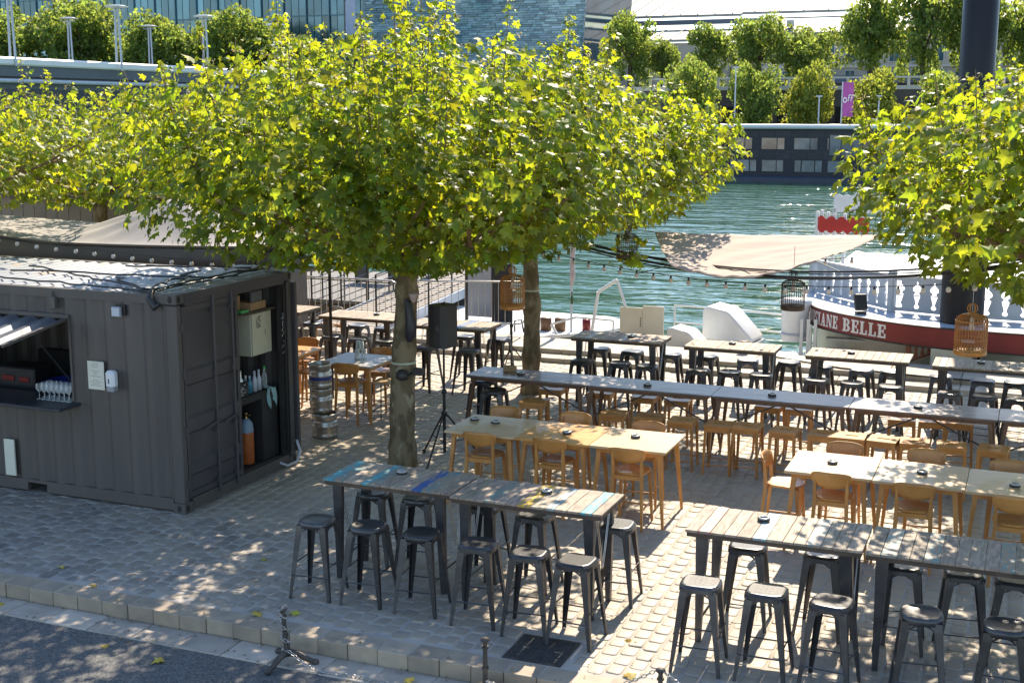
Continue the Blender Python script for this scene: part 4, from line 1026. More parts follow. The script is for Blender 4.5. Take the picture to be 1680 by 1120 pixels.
# chain posts and chain along the kerb
link = MB().tube([(.017*math.cos(a)*1.5, .017*math.sin(a)*.8, 0) for a in [k*PI/4 for k in range(9)]], .0042, 5).mesh("link", M_wire)
def chain(pts, label):
    pts = [Vector(p) for p in pts]
    t = thing("chain", label, "chain", pts[0]); k = 0; carry = 0
    for a, b in zip(pts[:-1], pts[1:]):
        L = (b-a).length; d = (b-a).normalized(); q = carry
        while q < L:
            p = a+d*q-pts[0]; e = d.to_track_quat('X', 'Z').to_euler(); M = d.to_track_quat('X', 'Z').to_matrix().to_4x4() @ Matrix.Rotation(PI/2*(k % 2), 4, 'X')
            o = put("link", link, t, p); o.rotation_euler = M.to_euler(); k += 1; q += .040
            if k > 290: return t
        carry = q-L
    return t
def cast_post(x, y, z, lean, label, feet):
    t = thing("chain_post", label, "post", (x, y, z))
    L = Vector(lean)
    MB().bar((0,0,.06), L*.95, .022, 10, .019).build("pole", M_iron, t)
    for f in (.2, .5, .85): p = L*f; MB().bar(p-L*.02, p+L*.02, .030, 10).build("ring", M_iron, t)
    MB().lathe([(0,-.01),(.035,-.01),(.040,.0),(.036,.012),(.015,.022),(0,.024)], 12, tuple(L*.97)).build("cap", M_iron, t)
    for k in range(feet):
        a = k*2*PI/feet+.35; c, s_ = math.cos(a), math.sin(a)
        MB().tube([(c*.02,s_*.02,.10),(c*.10,s_*.10,.085),(c*.19,s_*.19,.035),(c*.24,s_*.24,.02)], [.035,.030,.024,.020], 7).build("foot", M_iron, t)
        MB().lathe([(0,0),(.03,.0),(.034,.014),(.028,.034),(0,.04)], 10, (c*.25,s_*.25,0)).build("toe", M_iron, t)
    return t
cast_post(-5.85, 9.05, -.14, (-.045, .02, .50), "leaning cast iron chain post with claw feet at the kerb's left", 3)
cast_post(-3.97, 9.10, -.14, (0, 0, .52), "upright cast iron chain post in front of the manhole cover", 4)
cast_post(-2.46, 9.04, -.14, (0, 0, .54), "cast iron chain post cut off by the lower border with chains both sides", 4)
rr = random.Random(8)
pts = [(-5.89, 9.03, .36)]
for i in range(26):
    a = i*.9; f = 1-i/26; pts.append((-5.85-.045*f+.032*math.cos(a), 9.05+.02*f+.032*math.sin(a), -.14+.12+.40*f))
pts += [(-5.80,9.02,-.02),(-5.6,8.98,-.10),(-5.45,9.0,-.135)]
chain(pts, "pale steel chain wound round the leaning chain post")
chain([(-5.45,9.0,-.133),(-5.1,9.03,-.133),(-4.8,9.01,-.133),(-4.45,9.06,-.133),(-4.15,9.04,-.125),(-4.02,9.05,-.08)], "pale steel chain lying on the gutter slabs between two posts")
def sag_pts(p, q, s_, n=14):
    p, q = Vector(p), Vector(q); return [p.lerp(q, i/n)-Vector((0,0,s_*4*(i/n)*(1-i/n))) for i in range(n+1)]
chain(sag_pts((-2.49,9.03,.385), (-3.93,9.06,.02), .16), "steel chain hanging from the lower border post towards the manhole")
chain(sag_pts((-2.43,9.03,.385), (-1.2,8.98,.385), .22), "steel chain hanging from the lower border post towards the right")

# ------------------------------------------------------------------ plane trees
LEAF12 = np.array([(0,0),(.20,-.07),(.50,.06),(.33,.27),(.52,.56),(.20,.55),(0,1.0),(-.20,.55),(-.52,.56),(-.33,.27),(-.50,.06),(-.20,-.07)])
def leaf_base(fold, curl):
    P = [(x, y, -fold*abs(x)-curl*(y-.3)**2) for x, y in LEAF12]+[(0, .33, 0.02)]
    return np.array(P)
LEAF_V = [leaf_base(f, c) for f, c in ((.25,.3),(.5,.2),(.1,.6),(-.15,.35),(.35,.75),(.6,.5))]
LEAF_F = np.array([(i, (i+1) % 12, 12) for i in range(12)])
leaf_meshes = []
for V in LEAF_V:
    leaf_meshes.append(fast_mesh("leaf", V, LEAF_F, 3, M_leaf))
def basis(nrm, tip):
    """rotation matrices whose y is the leaf's length and z its normal"""
    z = nrm/np.linalg.norm(nrm, axis=1, keepdims=True)
    y = tip-(tip*z).sum(1, keepdims=True)*z; y /= np.linalg.norm(y, axis=1, keepdims=True)+1e-9
    x = np.cross(y, z)
    return np.stack([x, y, z], 2)
def bake_leaves(pos, R, sc, which):
    Vs = np.stack(LEAF_V)[which]                                   # n,13,3
    P = np.einsum('nij,nkj->nki', R, Vs*sc[:, None, None])+pos[:, None, :]
    n = len(pos); Fc = (LEAF_F[None]+np.arange(n)[:, None, None]*13).reshape(-1, 3)
    return P.reshape(-1, 3), Fc

def plane_tree(x, y, label, seed, R=3.15, ztop=5.2, shoot=0.6, nleaf=9000, nobj=300, lean=(0,0), trunk_r=.155, zc=2.72):
    rng = np.random.default_rng(seed); rr = random.Random(seed)
    t = thing("plane_tree", label, "tree", (x, y, 0), 0, "pollarded plane trees on the quay")
    # trunk
    pts, rs = [], []
    for i in range(22):
        f = i/21; pts.append((lean[0]*f+.02*math.sin(5*f+seed), lean[1]*f+.02*math.cos(4*f+seed), f*zc)); rs.append(trunk_r*(1.16-.30*f+.30*max(0, .10-f)*6+(.18 if f > .93 else 0))+rr.uniform(-.007,.007)+(.020 if rr.random() < .14 else 0))
    tr = MB().tube([(0,0,-.05)]+pts[0:1]+pts[1:], [rs[0]*1.12]+rs, 14).build("trunk", M_bark, t)
    # limbs
    top = Vector(pts[-1]); heads = []
    nl = 8; limb = MB(); limbs = []
    for k in range(nl):
        a = k*2*PI/nl+rr.uniform(-.25,.25); Lr = R*rr.uniform(.62,.88)
        p = [top-Vector((0,0,.12))]
        for i in range(1, 7):
            f = i/6; p.append(top+Vector((math.cos(a+.15*math.sin(3*f+k))*Lr*f, math.sin(a+.15*math.sin(3*f+k))*Lr*f, .10+.75*f**1.5*rr.uniform(.8,1.1)+.05*math.sin(9*f+k))))
        lb = MB().tube(p, [.085,.072,.060,.052,.044,.036,.028], 8); lb.build("limb", M_bark, t)
        for i in range(2, 7): heads.append(p[i])
        for i in (2, 3, 4):
            b = p[i]; s_ = a+rr.choice((-1, 1))*rr.uniform(.5,1.0); q = [b]
            for j in range(1, 4): q.append(b+Vector((math.cos(s_)*.42*j, math.sin(s_)*.42*j, .10*j+.03*j*j)))
            lb2 = MB().tube(q, [.034,.028,.022,.016], 6); limbs.append(lb2); heads += q[1:]
    tw = MB()
    for lb2 in limbs: tw.add(lb2.v, lb2.f, True)
    # shoots: rise from the limbs and fill a flat crown
    P, N_, T_, SC, SEED = [], [], [], [], []
    SV2, nsh = [], 125
    seeds = []
    for s_ in range(nsh):
        ang = rr.uniform(0, 2*PI); rad = R*math.sqrt(rr.uniform(0.0, 1.0)); bx, by = rad*math.cos(ang)*1.0, rad*math.sin(ang)
        h0 = min(heads, key=lambda h: (h.x-bx*.85)**2+(h.y-by*.85)**2)
        f = rad/R
        zt = ztop-1.0*f**2.4+rr.uniform(-.60,.12)+.16*math.sin(2.3*bx+seed)*math.cos(1.9*by)
        if rr.random() < .34: zt += abs(rr.gauss(0, .55))*shoot*(1.25-f)
        b = Vector(h0); e = Vector((bx*1.06, by*1.06, zt)); mid = b.lerp(e, .45)+Vector((bx-b.x, by-b.y, -.15))*.4
        q = [b*(1-u)**2+mid*2*u*(1-u)+e*u*u for u in [i/6 for i in range(7)]]
        tw.tube(q, [.013,.011,.010,.009,.0075,.006,.004], 4)
        n = int(nleaf*.74/nsh*rr.uniform(.7,1.3)*(zt-2.6)/2.6)
        for i in range(n):
            u = min(1, rr.random()**.8*1.0); j = min(5, int(u*6)); w_ = u*6-j
            c = q[j].lerp(q[j+1], w_)
            a = rr.uniform(0, 2*PI); off = rr.uniform(.04,.27)*(1.10-.70*u)
            P.append((c.x+off*math.cos(a), c.y+off*math.sin(a), c.z+rr.uniform(-.10,.06)))
            out = Vector((math.cos(a), math.sin(a), 0)); 
            N_.append((out.x*rr.uniform(.1,.9)+rr.gauss(0,.3), out.y*rr.uniform(.1,.9)+rr.gauss(0,.3), rr.uniform(.25,1)))
            T_.append((out.x+rr.gauss(0,.5), out.y+rr.gauss(0,.5), rr.uniform(-.8,.7)))
            SC.append((.050+.072*(1-u)+rr.uniform(-.018,.03))*(1.0 if rr.random() < .9 else 1.5))
    n = int(nleaf*.31)
    for i in range(n):                                              # skirt and underside with larger hanging leaves
        a = rr.uniform(0, 2*PI); f = rr.uniform(.0, 1.0)**.42
        lump = 1+.07*math.sin(3*a+seed)+.05*math.sin(7*a+2*seed)
        zb = zc+.02+.75*f**3.2+.10*math.sin(5*a+seed)*f
        ztp = ztop-.75*f**3-.15
        u = rr.random()**(2.0 if f < .8 else 1.2)
        z = zb+(ztp-zb)*u; bul = 1+.09*math.sin(PI*min(1, (z-zb)/max(.2, ztp-zb)))
        P.append((R*f*lump*bul*math.cos(a), R*f*lump*bul*math.sin(a), z))
        out = Vector((math.cos(a), math.sin(a), 0))
        N_.append((out.x*rr.uniform(.2,1.2)+rr.gauss(0,.35), out.y*rr.uniform(.2,1.2)+rr.gauss(0,.35), rr.uniform(.15,.9)))
        T_.append((out.x*.6+rr.gauss(0,.5), out.y*.6+rr.gauss(0,.5), rr.uniform(-1.1,.4))); SC.append(.065+.125*rr.random()**1.8)
    P = np.array(P); N_ = np.array(N_); T_ = np.array(T_); SC = np.array(SC)
    Rm = basis(N_, T_); which = rng.integers(0, 6, len(P))
    # nearest leaves to the eye become single leaf objects
    cp = np.array([CAMP.x-x, CAMP.y-y, CAMP.z]); d = np.linalg.norm(P-cp, axis=1)/SC
    vis_ = np.array([in_view(x+p[0], y+p[1], p[2], .01) for p in P])
    d[~vis_] = 1e9
    order = np.argsort(d); sel = order[:nobj]; sel = sel[d[sel] < 1e8]
    for i in sel:
        M = Matrix(Rm[i].tolist()).to_euler()
        put("leaf", leaf_meshes[which[i]], t, P[i].tolist(), M, (SC[i],)*3)
    keep = np.ones(len(P), bool); keep[sel] = False
    V, Fc = bake_leaves(P[keep], Rm[keep], SC[keep], which[keep])
    cr = put("crown", fast_mesh("crown", V, Fc, 3, M_leaf), t); cr["kind"] = "stuff"
    o = tw.build("twigs", M_twig, t, fix=False); o["kind"] = "stuff"
    # tan seed clusters
    ns = 950; V, Fc = [], []
    idx = rng.integers(0, len(P), ns)
    for c in range(ns):
        p = P[idx[c]]+rng.normal(0, .06, 3); p[2] = max(p[2], 3.1)
        for k in range(5):
            q = p+rng.normal(0, .022, 3); s1 = rng.normal(0, .012, 3); s2 = rng.normal(0, .012, 3); b = len(V)
            V += [q, q+s1*1.5, q+s2*1.5]; Fc.append((b, b+1, b+2))
    o = put("seed_clusters", fast_mesh("seed_clusters", np.array(V), np.array(Fc), 3, M_leafs), t); o["kind"] = "stuff"
    return t
plane_tree(-7.60, 14.72, "near plane tree, mottled trunk wrapped with black bag and strap, broad leafy crown", 3, R=3.15, ztop=5.78, shoot=1.5, nleaf=25000, lean=(.06,.02))
plane_tree(-7.62, 19.45, "plane tree behind the near trunk, its crown reaching right towards the sail", 5, R=3.2, ztop=5.5, shoot=.7, nleaf=19500, lean=(-.03,-.02), trunk_r=.135)
plane_tree(1.15, 14.70, "right plane tree whose crown overhangs the pale bird cage at the border", 8, R=3.05, ztop=5.4, shoot=.8, nleaf=19000)
plane_tree(1.25, 19.45, "plane tree behind the right one, hiding the tall black pile's middle", 13, R=3.0, ztop=5.2, shoot=.5, nleaf=10500, nobj=160)
plane_tree(-17.1, 20.3, "left plane tree rising behind the taupe marquee", 17, zc=2.9, R=3.5, ztop=5.3, shoot=.5, nleaf=13000)
plane_tree(-15.9, 14.72, "leftmost plane tree above the container roof at the left border", 19, R=2.8, ztop=5.2, zc=3.1, shoot=.4, nleaf=7500, nobj=160)

# on the near trunk: black bag, strap, cowl lamp; on the far trunk: lamp and band
t = thing("tree_bag", "black jacket like cloth hung on the near trunk above the strap", "bag", (-7.425, 14.60, 1.80))
MB().tube([(-.03,0,.46),(.0,-.01,.36),(.02,-.02,.24),(.035,-.02,.10),(.02,-.01,-.02),(.0,.0,-.10)], [.03,.055,.06,.075,.07,.03], 9).build("bag", mat("black_nylon", (0.025,0.025,0.03),(0.04,0.04,0.045), rough=0.5, scale=6, bump=0.01), t)
t = thing("clip_lamp", "small pale reflector lamp clamped high on the near trunk", "lamp", (-7.33, 14.55, 2.22))
MB().lathe([(.015,0),(.03,.02),(.055,.09),(.065,.12)], 12).build("shade", mat("pale_pink_shade", (0.55,0.42,0.38), rough=0.5), t); MB().lathe([(0,.10),(.03,.10),(.04,.07),(.0,.05)], 10).build("bulb", M_bulb, t); MB().bar((0,0,0),(-.12,.06,.02),.008,5).build("clamp", M_black, t)
tag(MB().lathe([(.158,0),(.168,.0),(.168,.03),(.158,.03)], 20, (0,0,1.38)).build("strap", mat("pale_strap", (0.55,0.55,0.42), rough=0.7), None, (-7.58,14.73,0)), "pale ratchet strap tied round the near trunk", "strap")
t = thing("spot_lamp", "black round spotlight strapped to the near trunk", "lamp", (-7.50, 14.54, 1.20))
MB().lathe([(0,0),(.06,.0),(.09,.03),(.09,.09),(.05,.13),(0,.14)], 14).build("housing", M_blackplastic, t); MB().bar((0,0,.05),(.20,.02,.12),.02,6).build("arm", M_black, t); MB().bbox(.16,.30,-.04,.06,.08,.17,.01).build("ballast", M_blackplastic, t)
t = thing("spot_lamp", "pale spotlight with dark bracket at the top of the far trunk", "lamp", (-7.42, 19.30, 2.45))
MB().lathe([(0,0),(.05,0),(.06,.03),(.07,.12),(.06,.13)], 12).build("shade", mat("pale_pink_shade", (0.55,0.42,0.38)), t); MB().bar((0,0,.05),(-.2,.1,.08),.03,5).build("bracket", M_black, t)
tag(MB().lathe([(.128,0),(.138,.0),(.138,.03),(.128,.03)], 20, (0,0,1.72)).build("strap", MATS["pale_strap"], None, (-7.63,19.45,0)), "thin pale strap round the far trunk", "strap")

# ------------------------------------------------------------------ bird cage lamps
def cage(x, y, z, r, h, m1, label, cord, nb=32):
    """z is the underside of the tray"""
    t = thing("bird_cage_lamp", label, "bird cage", (x, y, z), random.uniform(0, .3), "bird cages hung as lamps")
    MB().lathe([(0,.0),(r*1.0,.0),(r*1.06,.015),(r*1.04,.05),(r,.055),(0,.03)], 26).build("tray", m1, t)
    for zz in (.14, .36, .60, .78):
        MB().tube([(r*math.cos(a), r*math.sin(a), h*zz) for a in [k*2*PI/24 for k in range(25)]], .005 if zz != .78 else .008, 5).build("hoop", m1, t)
    m = MB()
    for k in range(nb):
        a = k*2*PI/nb; c, s_ = math.cos(a), math.sin(a)
        m.tube([(r*c,r*s_,.05),(r*c,r*s_,h*.78),(r*.93*c,r*.93*s_,h*.85),(r*.70*c,r*.70*s_,h*.90),(r*.32*c,r*.32*s_,h*.92)], .0056 if m1 is M_rattan else .0036, 3)
    m.build("bars", m1, t)
    MB().lathe([(0,h*.915),(r*.35,h*.915),(r*.38,h*.93),(r*.34,h*.945),(0,h*.95)], 16).build("cap", m1, t)
    m = MB()
    for k in range(3):
        a0 = k*PI/3; m.tube([(.055*math.sin(b)*math.cos(a0), .055*math.sin(b)*math.sin(a0), h*.95+.055-.055*math.cos(b)) for b in [i*2*PI/12 for i in range(13)]], .006, 5)
    m.build("ornament", m1, t)
    MB().lathe([(0,0),(.028,0),(.035,.03),(.025,.10),(.02,.16),(0,.16)], 10, (0,0,h*.55)).build("bulb", M_bulb, t)
    MB().bar((0,0,h*.95),(0,0,h*.95+cord),.004,4).build("cord", M_cable if 'dark' in label else M_whiteg, t)
    return t
cage(-6.55, 16.0, 1.98, .165, .50, M_rattan, "honey rattan bird cage hanging in front of the far trunk", .85)
cage(-2.98, 17.3, 1.99, .155, .44, M_darkcage, "dark wire bird cage with wooden base below the sail's right side", .45)
cage(-0.60, 15.2, 1.92, .175, .50, M_rattan, "pale rattan bird cage before the burgundy banner at the right", .75)
cage(-5.30, 17.2, 2.60, .145, .38, M_darkcage, "dark bird cage wrapped in vine leaves left of the sail", .35)
rr = random.Random(4); V = []
P = np.array([(rr.gauss(0,.13)+.05, rr.gauss(0,.12), rr.uniform(-.05,.38)) for _ in range(46)]); N_ = np.array([(rr.gauss(0,.6), -.6+rr.gauss(0,.4), rr.uniform(.1,1)) for _ in range(46)]); T_ = np.array([(rr.gauss(0,1), rr.gauss(0,.6), -.7) for _ in range(46)])
V, Fc = bake_leaves(P, basis(N_, T_), np.array([rr.uniform(.07,.13) for _ in range(46)]), np.array([rr.randrange(6) for _ in range(46)]))
o = put("vine_sprig", fast_mesh("vine_sprig", V, Fc, 3, M_leaf), None, (-5.28,17.15,2.58)); tag(o, "sprig of bright vine leaves growing around the small dark bird cage", "plant")

# ------------------------------------------------------------------ cables, string lights, sail, marquee
def catenary(p, q, sag, n=24):
    p, q = Vector(p), Vector(q); return [p.lerp(q, i/n)-Vector((0,0,sag*4*(i/n)*(1-i/n))) for i in range(n+1)]
bulb_me = MB().lathe([(0,-.085),(.020,-.082),(.031,-.062),(.032,-.045),(.020,-.022),(.014,-.014)], 10).mesh("bulb", M_bulb)
sock_me = MB().lathe([(0,.012),(.013,.010),(.016,-.008),(.017,-.030),(.014,-.032)], 8).mesh("socket", M_blackplastic)
def string_light(pts, label, every, skip=0.0, r=.006, start=.2):
    pts = [Vector(p) for p in pts]; t = thing("string_light", label, "string light", pts[0], 0, "strings of festoon bulbs")
    MB().tube([p-pts[0] for p in pts], r, 5).build("wire", M_cable, t)
    L = start; acc = 0
    for a, b in zip(pts[:-1], pts[1:]):
        d = (b-a).length
        while L < acc+d:
            p = a.lerp(b, (L-acc)/d)-pts[0]; put("socket", sock_me, t, p-Vector((0,0,.012))); put("bulb", bulb_me, t, p-Vector((0,0,.018))); L += every
        acc += d
    return t
A0, A1 = (-7.45, 19.2, 2.72), (1.1, 14.9, 3.25)
for k, (da, db, sg, r) in enumerate([((0,0,0),(0,0,0),.52,.020), ((0,.06,.05),(0,.1,.05),.50,.014), ((0,-.04,-.02),(0,-.1,.1),.58,.011), ((.02,.05,.02),(-.1,.1,-.05),.46,.008)]):
    p = catenary(Vector(A0)+Vector(da), Vector(A1)+Vector(db), sg, 28)
    tag(MB().tube(p, r, 6).build("overhead_cable", M_cable), ["thickest black cable of the bundle slung between far trunk and right tree", "black cable lying on top of the slung bundle", "thin black cable sagging lowest in the slung bundle", "thinnest black wire of the slung bundle"][k], "cable", "bundle of cables slung between the trees")
string_light(catenary((-7.45,19.2,2.45), (1.1,14.9,3.05), .40), "festoon string with dark sockets slung just below the cable bundle", .34)
string_light(catenary((-7.5,19.1,3.15), (-2.6,20.9,2.35), .32, 14), "short festoon string dropping from the far crown past the vine covered cage", .42)
string_light(catenary((-15.9,15.0,2.98), (-13.2,15.05,2.66), .06, 10)+catenary((-13.15,15.05,2.655), (-8.6,14.7,2.66), .07, 16)[1:], "festoon string with lit white bulbs along the marquee's front edge", .365)
string_light(catenary((-15.0,13.0,2.90), (-9.3,12.0,2.62), .22, 16), "festoon string sagging over the container roof", .55)
tag(MB().tube(catenary((-12.4,17.9,3.75), (-9.4,16.4,3.35), .05, 8), .006, 4).build("guy_wire", M_whiteg), "pale thin wire running from the marquee peak to the near tree", "wire")

def grid_surf(fn, nu, nv, smooth=True):
    V = [fn(i/nu, j/nv) for i in range(nu+1) for j in range(nv+1)]
    Fq = [(i*(nv+1)+j, (i+1)*(nv+1)+j, (i+1)*(nv+1)+j+1, i*(nv+1)+j+1) for i in range(nu) for j in range(nv)]
    return MB().add(V, Fq, smooth)
t = thing("shade_sail", "beige shade sail stretched above the riverside tables, left corner in leaf shade", "shade sail", (0,0,0))
c00, c10, c11, c01 = Vector((-5.62,19.7,2.74)), Vector((-4.62,17.0,2.56)), Vector((-2.66,17.05,2.70)), Vector((-2.05,19.3,2.86))
def sail(u, v):
    e0 = c00.lerp(c01, u); e1 = c10.lerp(c11, u); p = e0.lerp(e1, v)
    sg = .16*math.sin(PI*u)*(0.25+.95*v)+.03*math.sin(PI*v)
    wr = .012*math.sin(26*u+9*v)*(v)+.010*math.sin(40*(u*.6+v*.5))*(1-u)+.008*math.sin(55*u*v+3)
    return (p.x, p.y+.12*math.sin(PI*u)*(1-v), p.z-sg+wr)
MB_s = grid_surf(sail, 48, 30); o = MB_s.build("canvas", M_sail, t, fix=False); o.modifiers.new("thick", 'SOLIDIFY').thickness = .004
hem = MB().tube([Vector(sail(u/24, 1))-Vector((0,0,.008)) for u in range(25)], .012, 5); hem.build("hem", M_sail, t)
for a, b in ((c00, (-7.5,19.5,3.0)), (c01, (0.6,19.0,3.2)), (c10, (-5.0,16.7,2.45)), (c11, (-2.3,16.8,2.60))): MB().bar(a, b, .006, 4).build("rope", M_cable, t)

t = thing("marquee", "taupe peaked marquee with drooping front edge behind the container", "marquee", (0,0,0))
pk = Vector((-12.65, 16.75, 3.30)); x0, x1, y0, y1, ze = -17.6, -10.45, 15.6, 17.9, 2.70
def mq(u, v):
    x = x0+(x1-x0)*u; y = y0+(y1-y0)*v
    z = ze+.19*max(0, (-14.2-x))/3.4*(1-v*.5)-.07*math.sin(PI*u)*(1-v)
    dx = abs(x-pk.x)/2.3; dy = abs(y-pk.y)/1.15; d = math.hypot(dx, dy)
    z += .62*max(0, 1-d)**1.35
    a = math.atan2(y-pk.y, x-pk.x); z += .035*math.sin(a*14)*max(0, 1-abs(d-.45)*1.9)
    return (x, y, z)
o = grid_surf(mq, 60, 34).build("canvas", M_tent, t, fix=False); o.modifiers.new("thick", 'SOLIDIFY').thickness = .004
val = grid_surf(lambda u, v: (x0+(x1-x0)*u, y0-.012, mq(u, 0)[2]-.03-.28*v), 30, 1); o = val.build("valance", M_taupe2, t, fix=False); o.modifiers.new("thick", 'SOLIDIFY').thickness = .006
MB().tube([Vector(mq(u/20, 0)) for u in range(21)], .022, 6).build("front_bar", M_taupe2, t)
for x, y in ((x0+.1,y0+.05),(x1-.05,y0+.05),(x0+.1,y1-.05),(x1-.05,y1-.05)): MB().bar((x,y,0),(x,y,2.66),.028,6).build("leg", M_black, t)
# kiosk under it
t = thing("kiosk", "taupe panelled kiosk with a dark window opening under the marquee", "kiosk", (-11.05, 16.42, 0))
MB().box(-3.15, 0, 0, .06, 0, 2.50).box(-6.6, -3.6, 0, .06, 0, 2.50).build("wall", M_taupe, t); MB().box(-3.6, -3.15, .01, .06, 0, 1.9).build("wall", M_taupe, t); MB().box(-3.6,-3.15,.3,.32,1.9,2.5).build("opening_back", M_inside, t)
MB().box(-6.6, 0, .3, 1.4, 2.42, 2.48).build("roof", M_taupe2, t)
t = thing("dark_kiosk", "black clad kiosk at the marquee's right end, behind the container", "kiosk", (-11.62, 16.5, 0))
MB().bbox(0, .62, 0, .5, 0, 2.50, .02).build("body", M_black, t); m = MB(); m.box(.05, .58, -.012, -.001, 2.3, 2.36); m.build("trim", M_taupe2, t)
GL2 = "woven lampshades under the marquee"
for x, lb in ((-13.95, "orange woven lampshade under the marquee, left one"), (-12.6, "orange woven lampshade under the marquee, right one")):
    t = thing("lampshade", lb, "lampshade", (x, 15.95, 2.42), 0, GL2); MB().lathe([(.03,.16),(.12,.13),(.20,.02),(.21,0)], 18).build("shade", M_rattan, t); MB().bar((0,0,.15),(0,0,.36),.005,4).build("cord", M_cable, t)
t = thing("round_mirror", "round pale mirror with a dark rim at the left border above the marquee", "mirror", (-16.25, 16.3, 3.05)); 
d1 = MB().lathe([(0,0),(.20,0)], 24).build("glass", mat("mirror_face", (0.5,0.5,0.42), rough=0.15, metal=0.3), t); d1.rotation_euler = (PI/2,0,0)
d2 = MB().lathe([(.19,-.012),(.24,-.015),(.24,.02),(.19,.012)], 24).build("rim", M_black, t); d2.rotation_euler = (PI/2,0,0)
MB().bar((0,0.02,-.24),(0,.02,-.9),.015,6).build("post", M_black, t)

# ------------------------------------------------------------------ crowd barriers, gangway, moored boats at the quay
def barrier(x, y, rz, label, w=2.3, lean=0.0):
    t = thing("crowd_barrier", label, "barrier", (x, y, .18), rz, "crowd barriers at the quay edge")
    r = .12; z0, z1 = .22, 1.08
    pts = [(r,0,z0),(w-r,0,z0),(w-r*.3,0,z0+r*.3),(w,0,z0+r),(w,0,z1-r),(w-r*.3,0,z1-r*.3),(w-r,0,z1),(r,0,z1),(r*.3,0,z1-r*.3),(0,0,z1-r),(0,0,z0+r),(r*.3,0,z0+r*.3),(r,0,z0)]
    MB().tube(pts, .019, 7).build("frame", M_wire, t)
    for k in range(1, 17): MB().bar((w*k/17,0,z0),(w*k/17,0,z1),.007,5,cap=False).build("bar", M_wire, t)
    for x_ in (.3, w-.3):
        m = MB(); m.box(x_-.02,x_+.02,-.28,.28,0,.02).box(x_-.015,x_+.015,-.012,.012,.02,.21); m.build("foot", M_wire, t)
    return t
barrier(-14.15, 22.75, 0.02, "galvanised crowd barrier with rounded corner behind the pale plank table")
barrier(-11.60, 22.95, 0.32, "galvanised crowd barrier partly hidden by the near trunk")
t = thing("park_bench", "long low pale timber bench lying beside the crowd barrier", "bench", (-14.6, 21.3, 0), 0.03)
for k in range(4): MB().bbox(0, 3.2, k*.13, k*.13+.115, .40, .43, .004).build("slat", M_deck, t)
for x in (.3, 2.8): MB().box(x, x+.06, .02, .48, 0, .399).build("leg", M_greyp, t)

def railing(name, label, cat, p0, p1, z, h, n, nb, m1, group=None):
    """posts and horizontal bars from p0 to p1 (x,y)"""
    t = thing(name, label, cat, (p0[0], p0[1], z), 0, group); v = Vector((p1[0]-p0[0], p1[1]-p0[1], (p1[2]-p0[2]) if len(p0) > 2 else 0))
    for k in range(n+1): q = v*(k/n); MB().bar(q, q+Vector((0,0,h)), .022, 5).build("post", m1, t)
    for k in range(nb): q = Vector((0,0,h*(k+1)/nb)); MB().bar(q, v+q, .018 if k == nb-1 else .011, 5).build("rail", m1, t)
    return t
# gangway rising gently from the quay over the water
t = thing("gangway", "pale boarded gangway between black railings, running out over the water", "gangway", (-14.0, 23.0, .20))
bd = MB().bbox(0, 1.45, 0, .190, -.02, .02, .004).mesh("deck_board", M_deck)
for k in range(38): put("deck_board", bd, t, (0, k*.2, .012*k))
for x in (-.06, 1.46): m = MB(); m.add([(x,0,-.22),(x+.06,0,-.22),(x+.06,7.6,.24),(x,7.6,.24),(x,0,.0),(x+.06,0,.0),(x+.06,7.6,.46),(x,7.6,.46)], [(0,3,2,1),(4,5,6,7),(0,1,5,4),(1,2,6,5),(2,3,7,6),(3,0,4,7)]); m.build("side_beam", M_whiteg, t)
GR = "black railings of the gangway"
railing("railing", "black bar railing on the gangway's left side", "railing", (-14.03,23.1,0), (-14.03,30.5,.45), .22, 1.1, 6, 7, M_black, GR)
railing("railing", "black bar railing on the gangway's right side, left of the grey panel", "railing", (-12.50,23.1,0), (-12.50,30.5,.45), .22, 1.1, 6, 7, M_black, GR)
t = thing("grey_gate_panel", "plain light grey upright panel between black posts by the far trunk", "panel", (-11.55, 25.6, -.2))
MB().bbox(0, .56, 0, .04, .35, 1.55, .005).build("panel", M_greyp, t)
for x in (-.04, .60, 1.02): MB().box(x-.03, x+.03, .0, .06, -.6, 1.62).build("post", M_black, t)
MB().box(-.1, 1.1, -.01, .07, 1.62, 1.68).build("beam", M_black, t); MB().box(.64, .98, .015, .045, .2, 1.55).build("dark_panel", M_black, t)
t = thing("moored_barge", "dark planked barge with black deck railings behind the crowd barriers", "boat", (-34, 26.5, -1.8))
hull = MB(); hull.extr([(0,.2),(0,1.9),(20.6,1.9),(21.2,1.7),(20.8,.3),(19.5,0),(1,0)], 1, 0, 5.0); hull.build("hull", M_boatdk, t)
for k in range(9): MB().box(.02, 20.6, -.035, -.003, .35+k*.17, .35+k*.17+.15).build("hull_plank", M_boatdk, t)
MB().box(0, 20.8, -.08, 5.1, 1.90, 1.98).build("deck_edge", mat("barge_deck_grey", (0.16,0.15,0.14),(0.11,0.105,0.10), rough=0.7, scale=2), t)
MB().bbox(3, 15, 1.2, 4.2, 1.98, 3.1, .03).build("cabin", M_boatdk, t)
for k in range(12): MB().bar((14+k*.6, .02, 1.98), (14+k*.6, .02, 2.95), .02, 5).build("rail_post", M_black, t)
for z in (2.45, 2.95): MB().bar((14, .02, z), (20.6, .02, z), .014, 5).build("rail", M_black, t)
for k, (x, y, lb) in enumerate([(18.0,3.2,"left"), (19.6,2.4,"right")]):
    q = thing("deck_table", "pale slab table on the barge deck above the barriers, %s one" % lb, "table", (-34+x, 26.5+y, .18)); MB().bbox(-.6,.6,-.35,.35,.7,.75,.006).build("tabletop", M_deck, q)
    for sx in (-1, 1): MB().box(sx*.5-.03, sx*.5+.03, -.3, .3, 0, .699).build("leg", M_black, q)
t = thing("pontoon_boat", "low white decked boat with a pointed bow behind the far trunk", "boat", (-13.0, 24.2, -1.8))
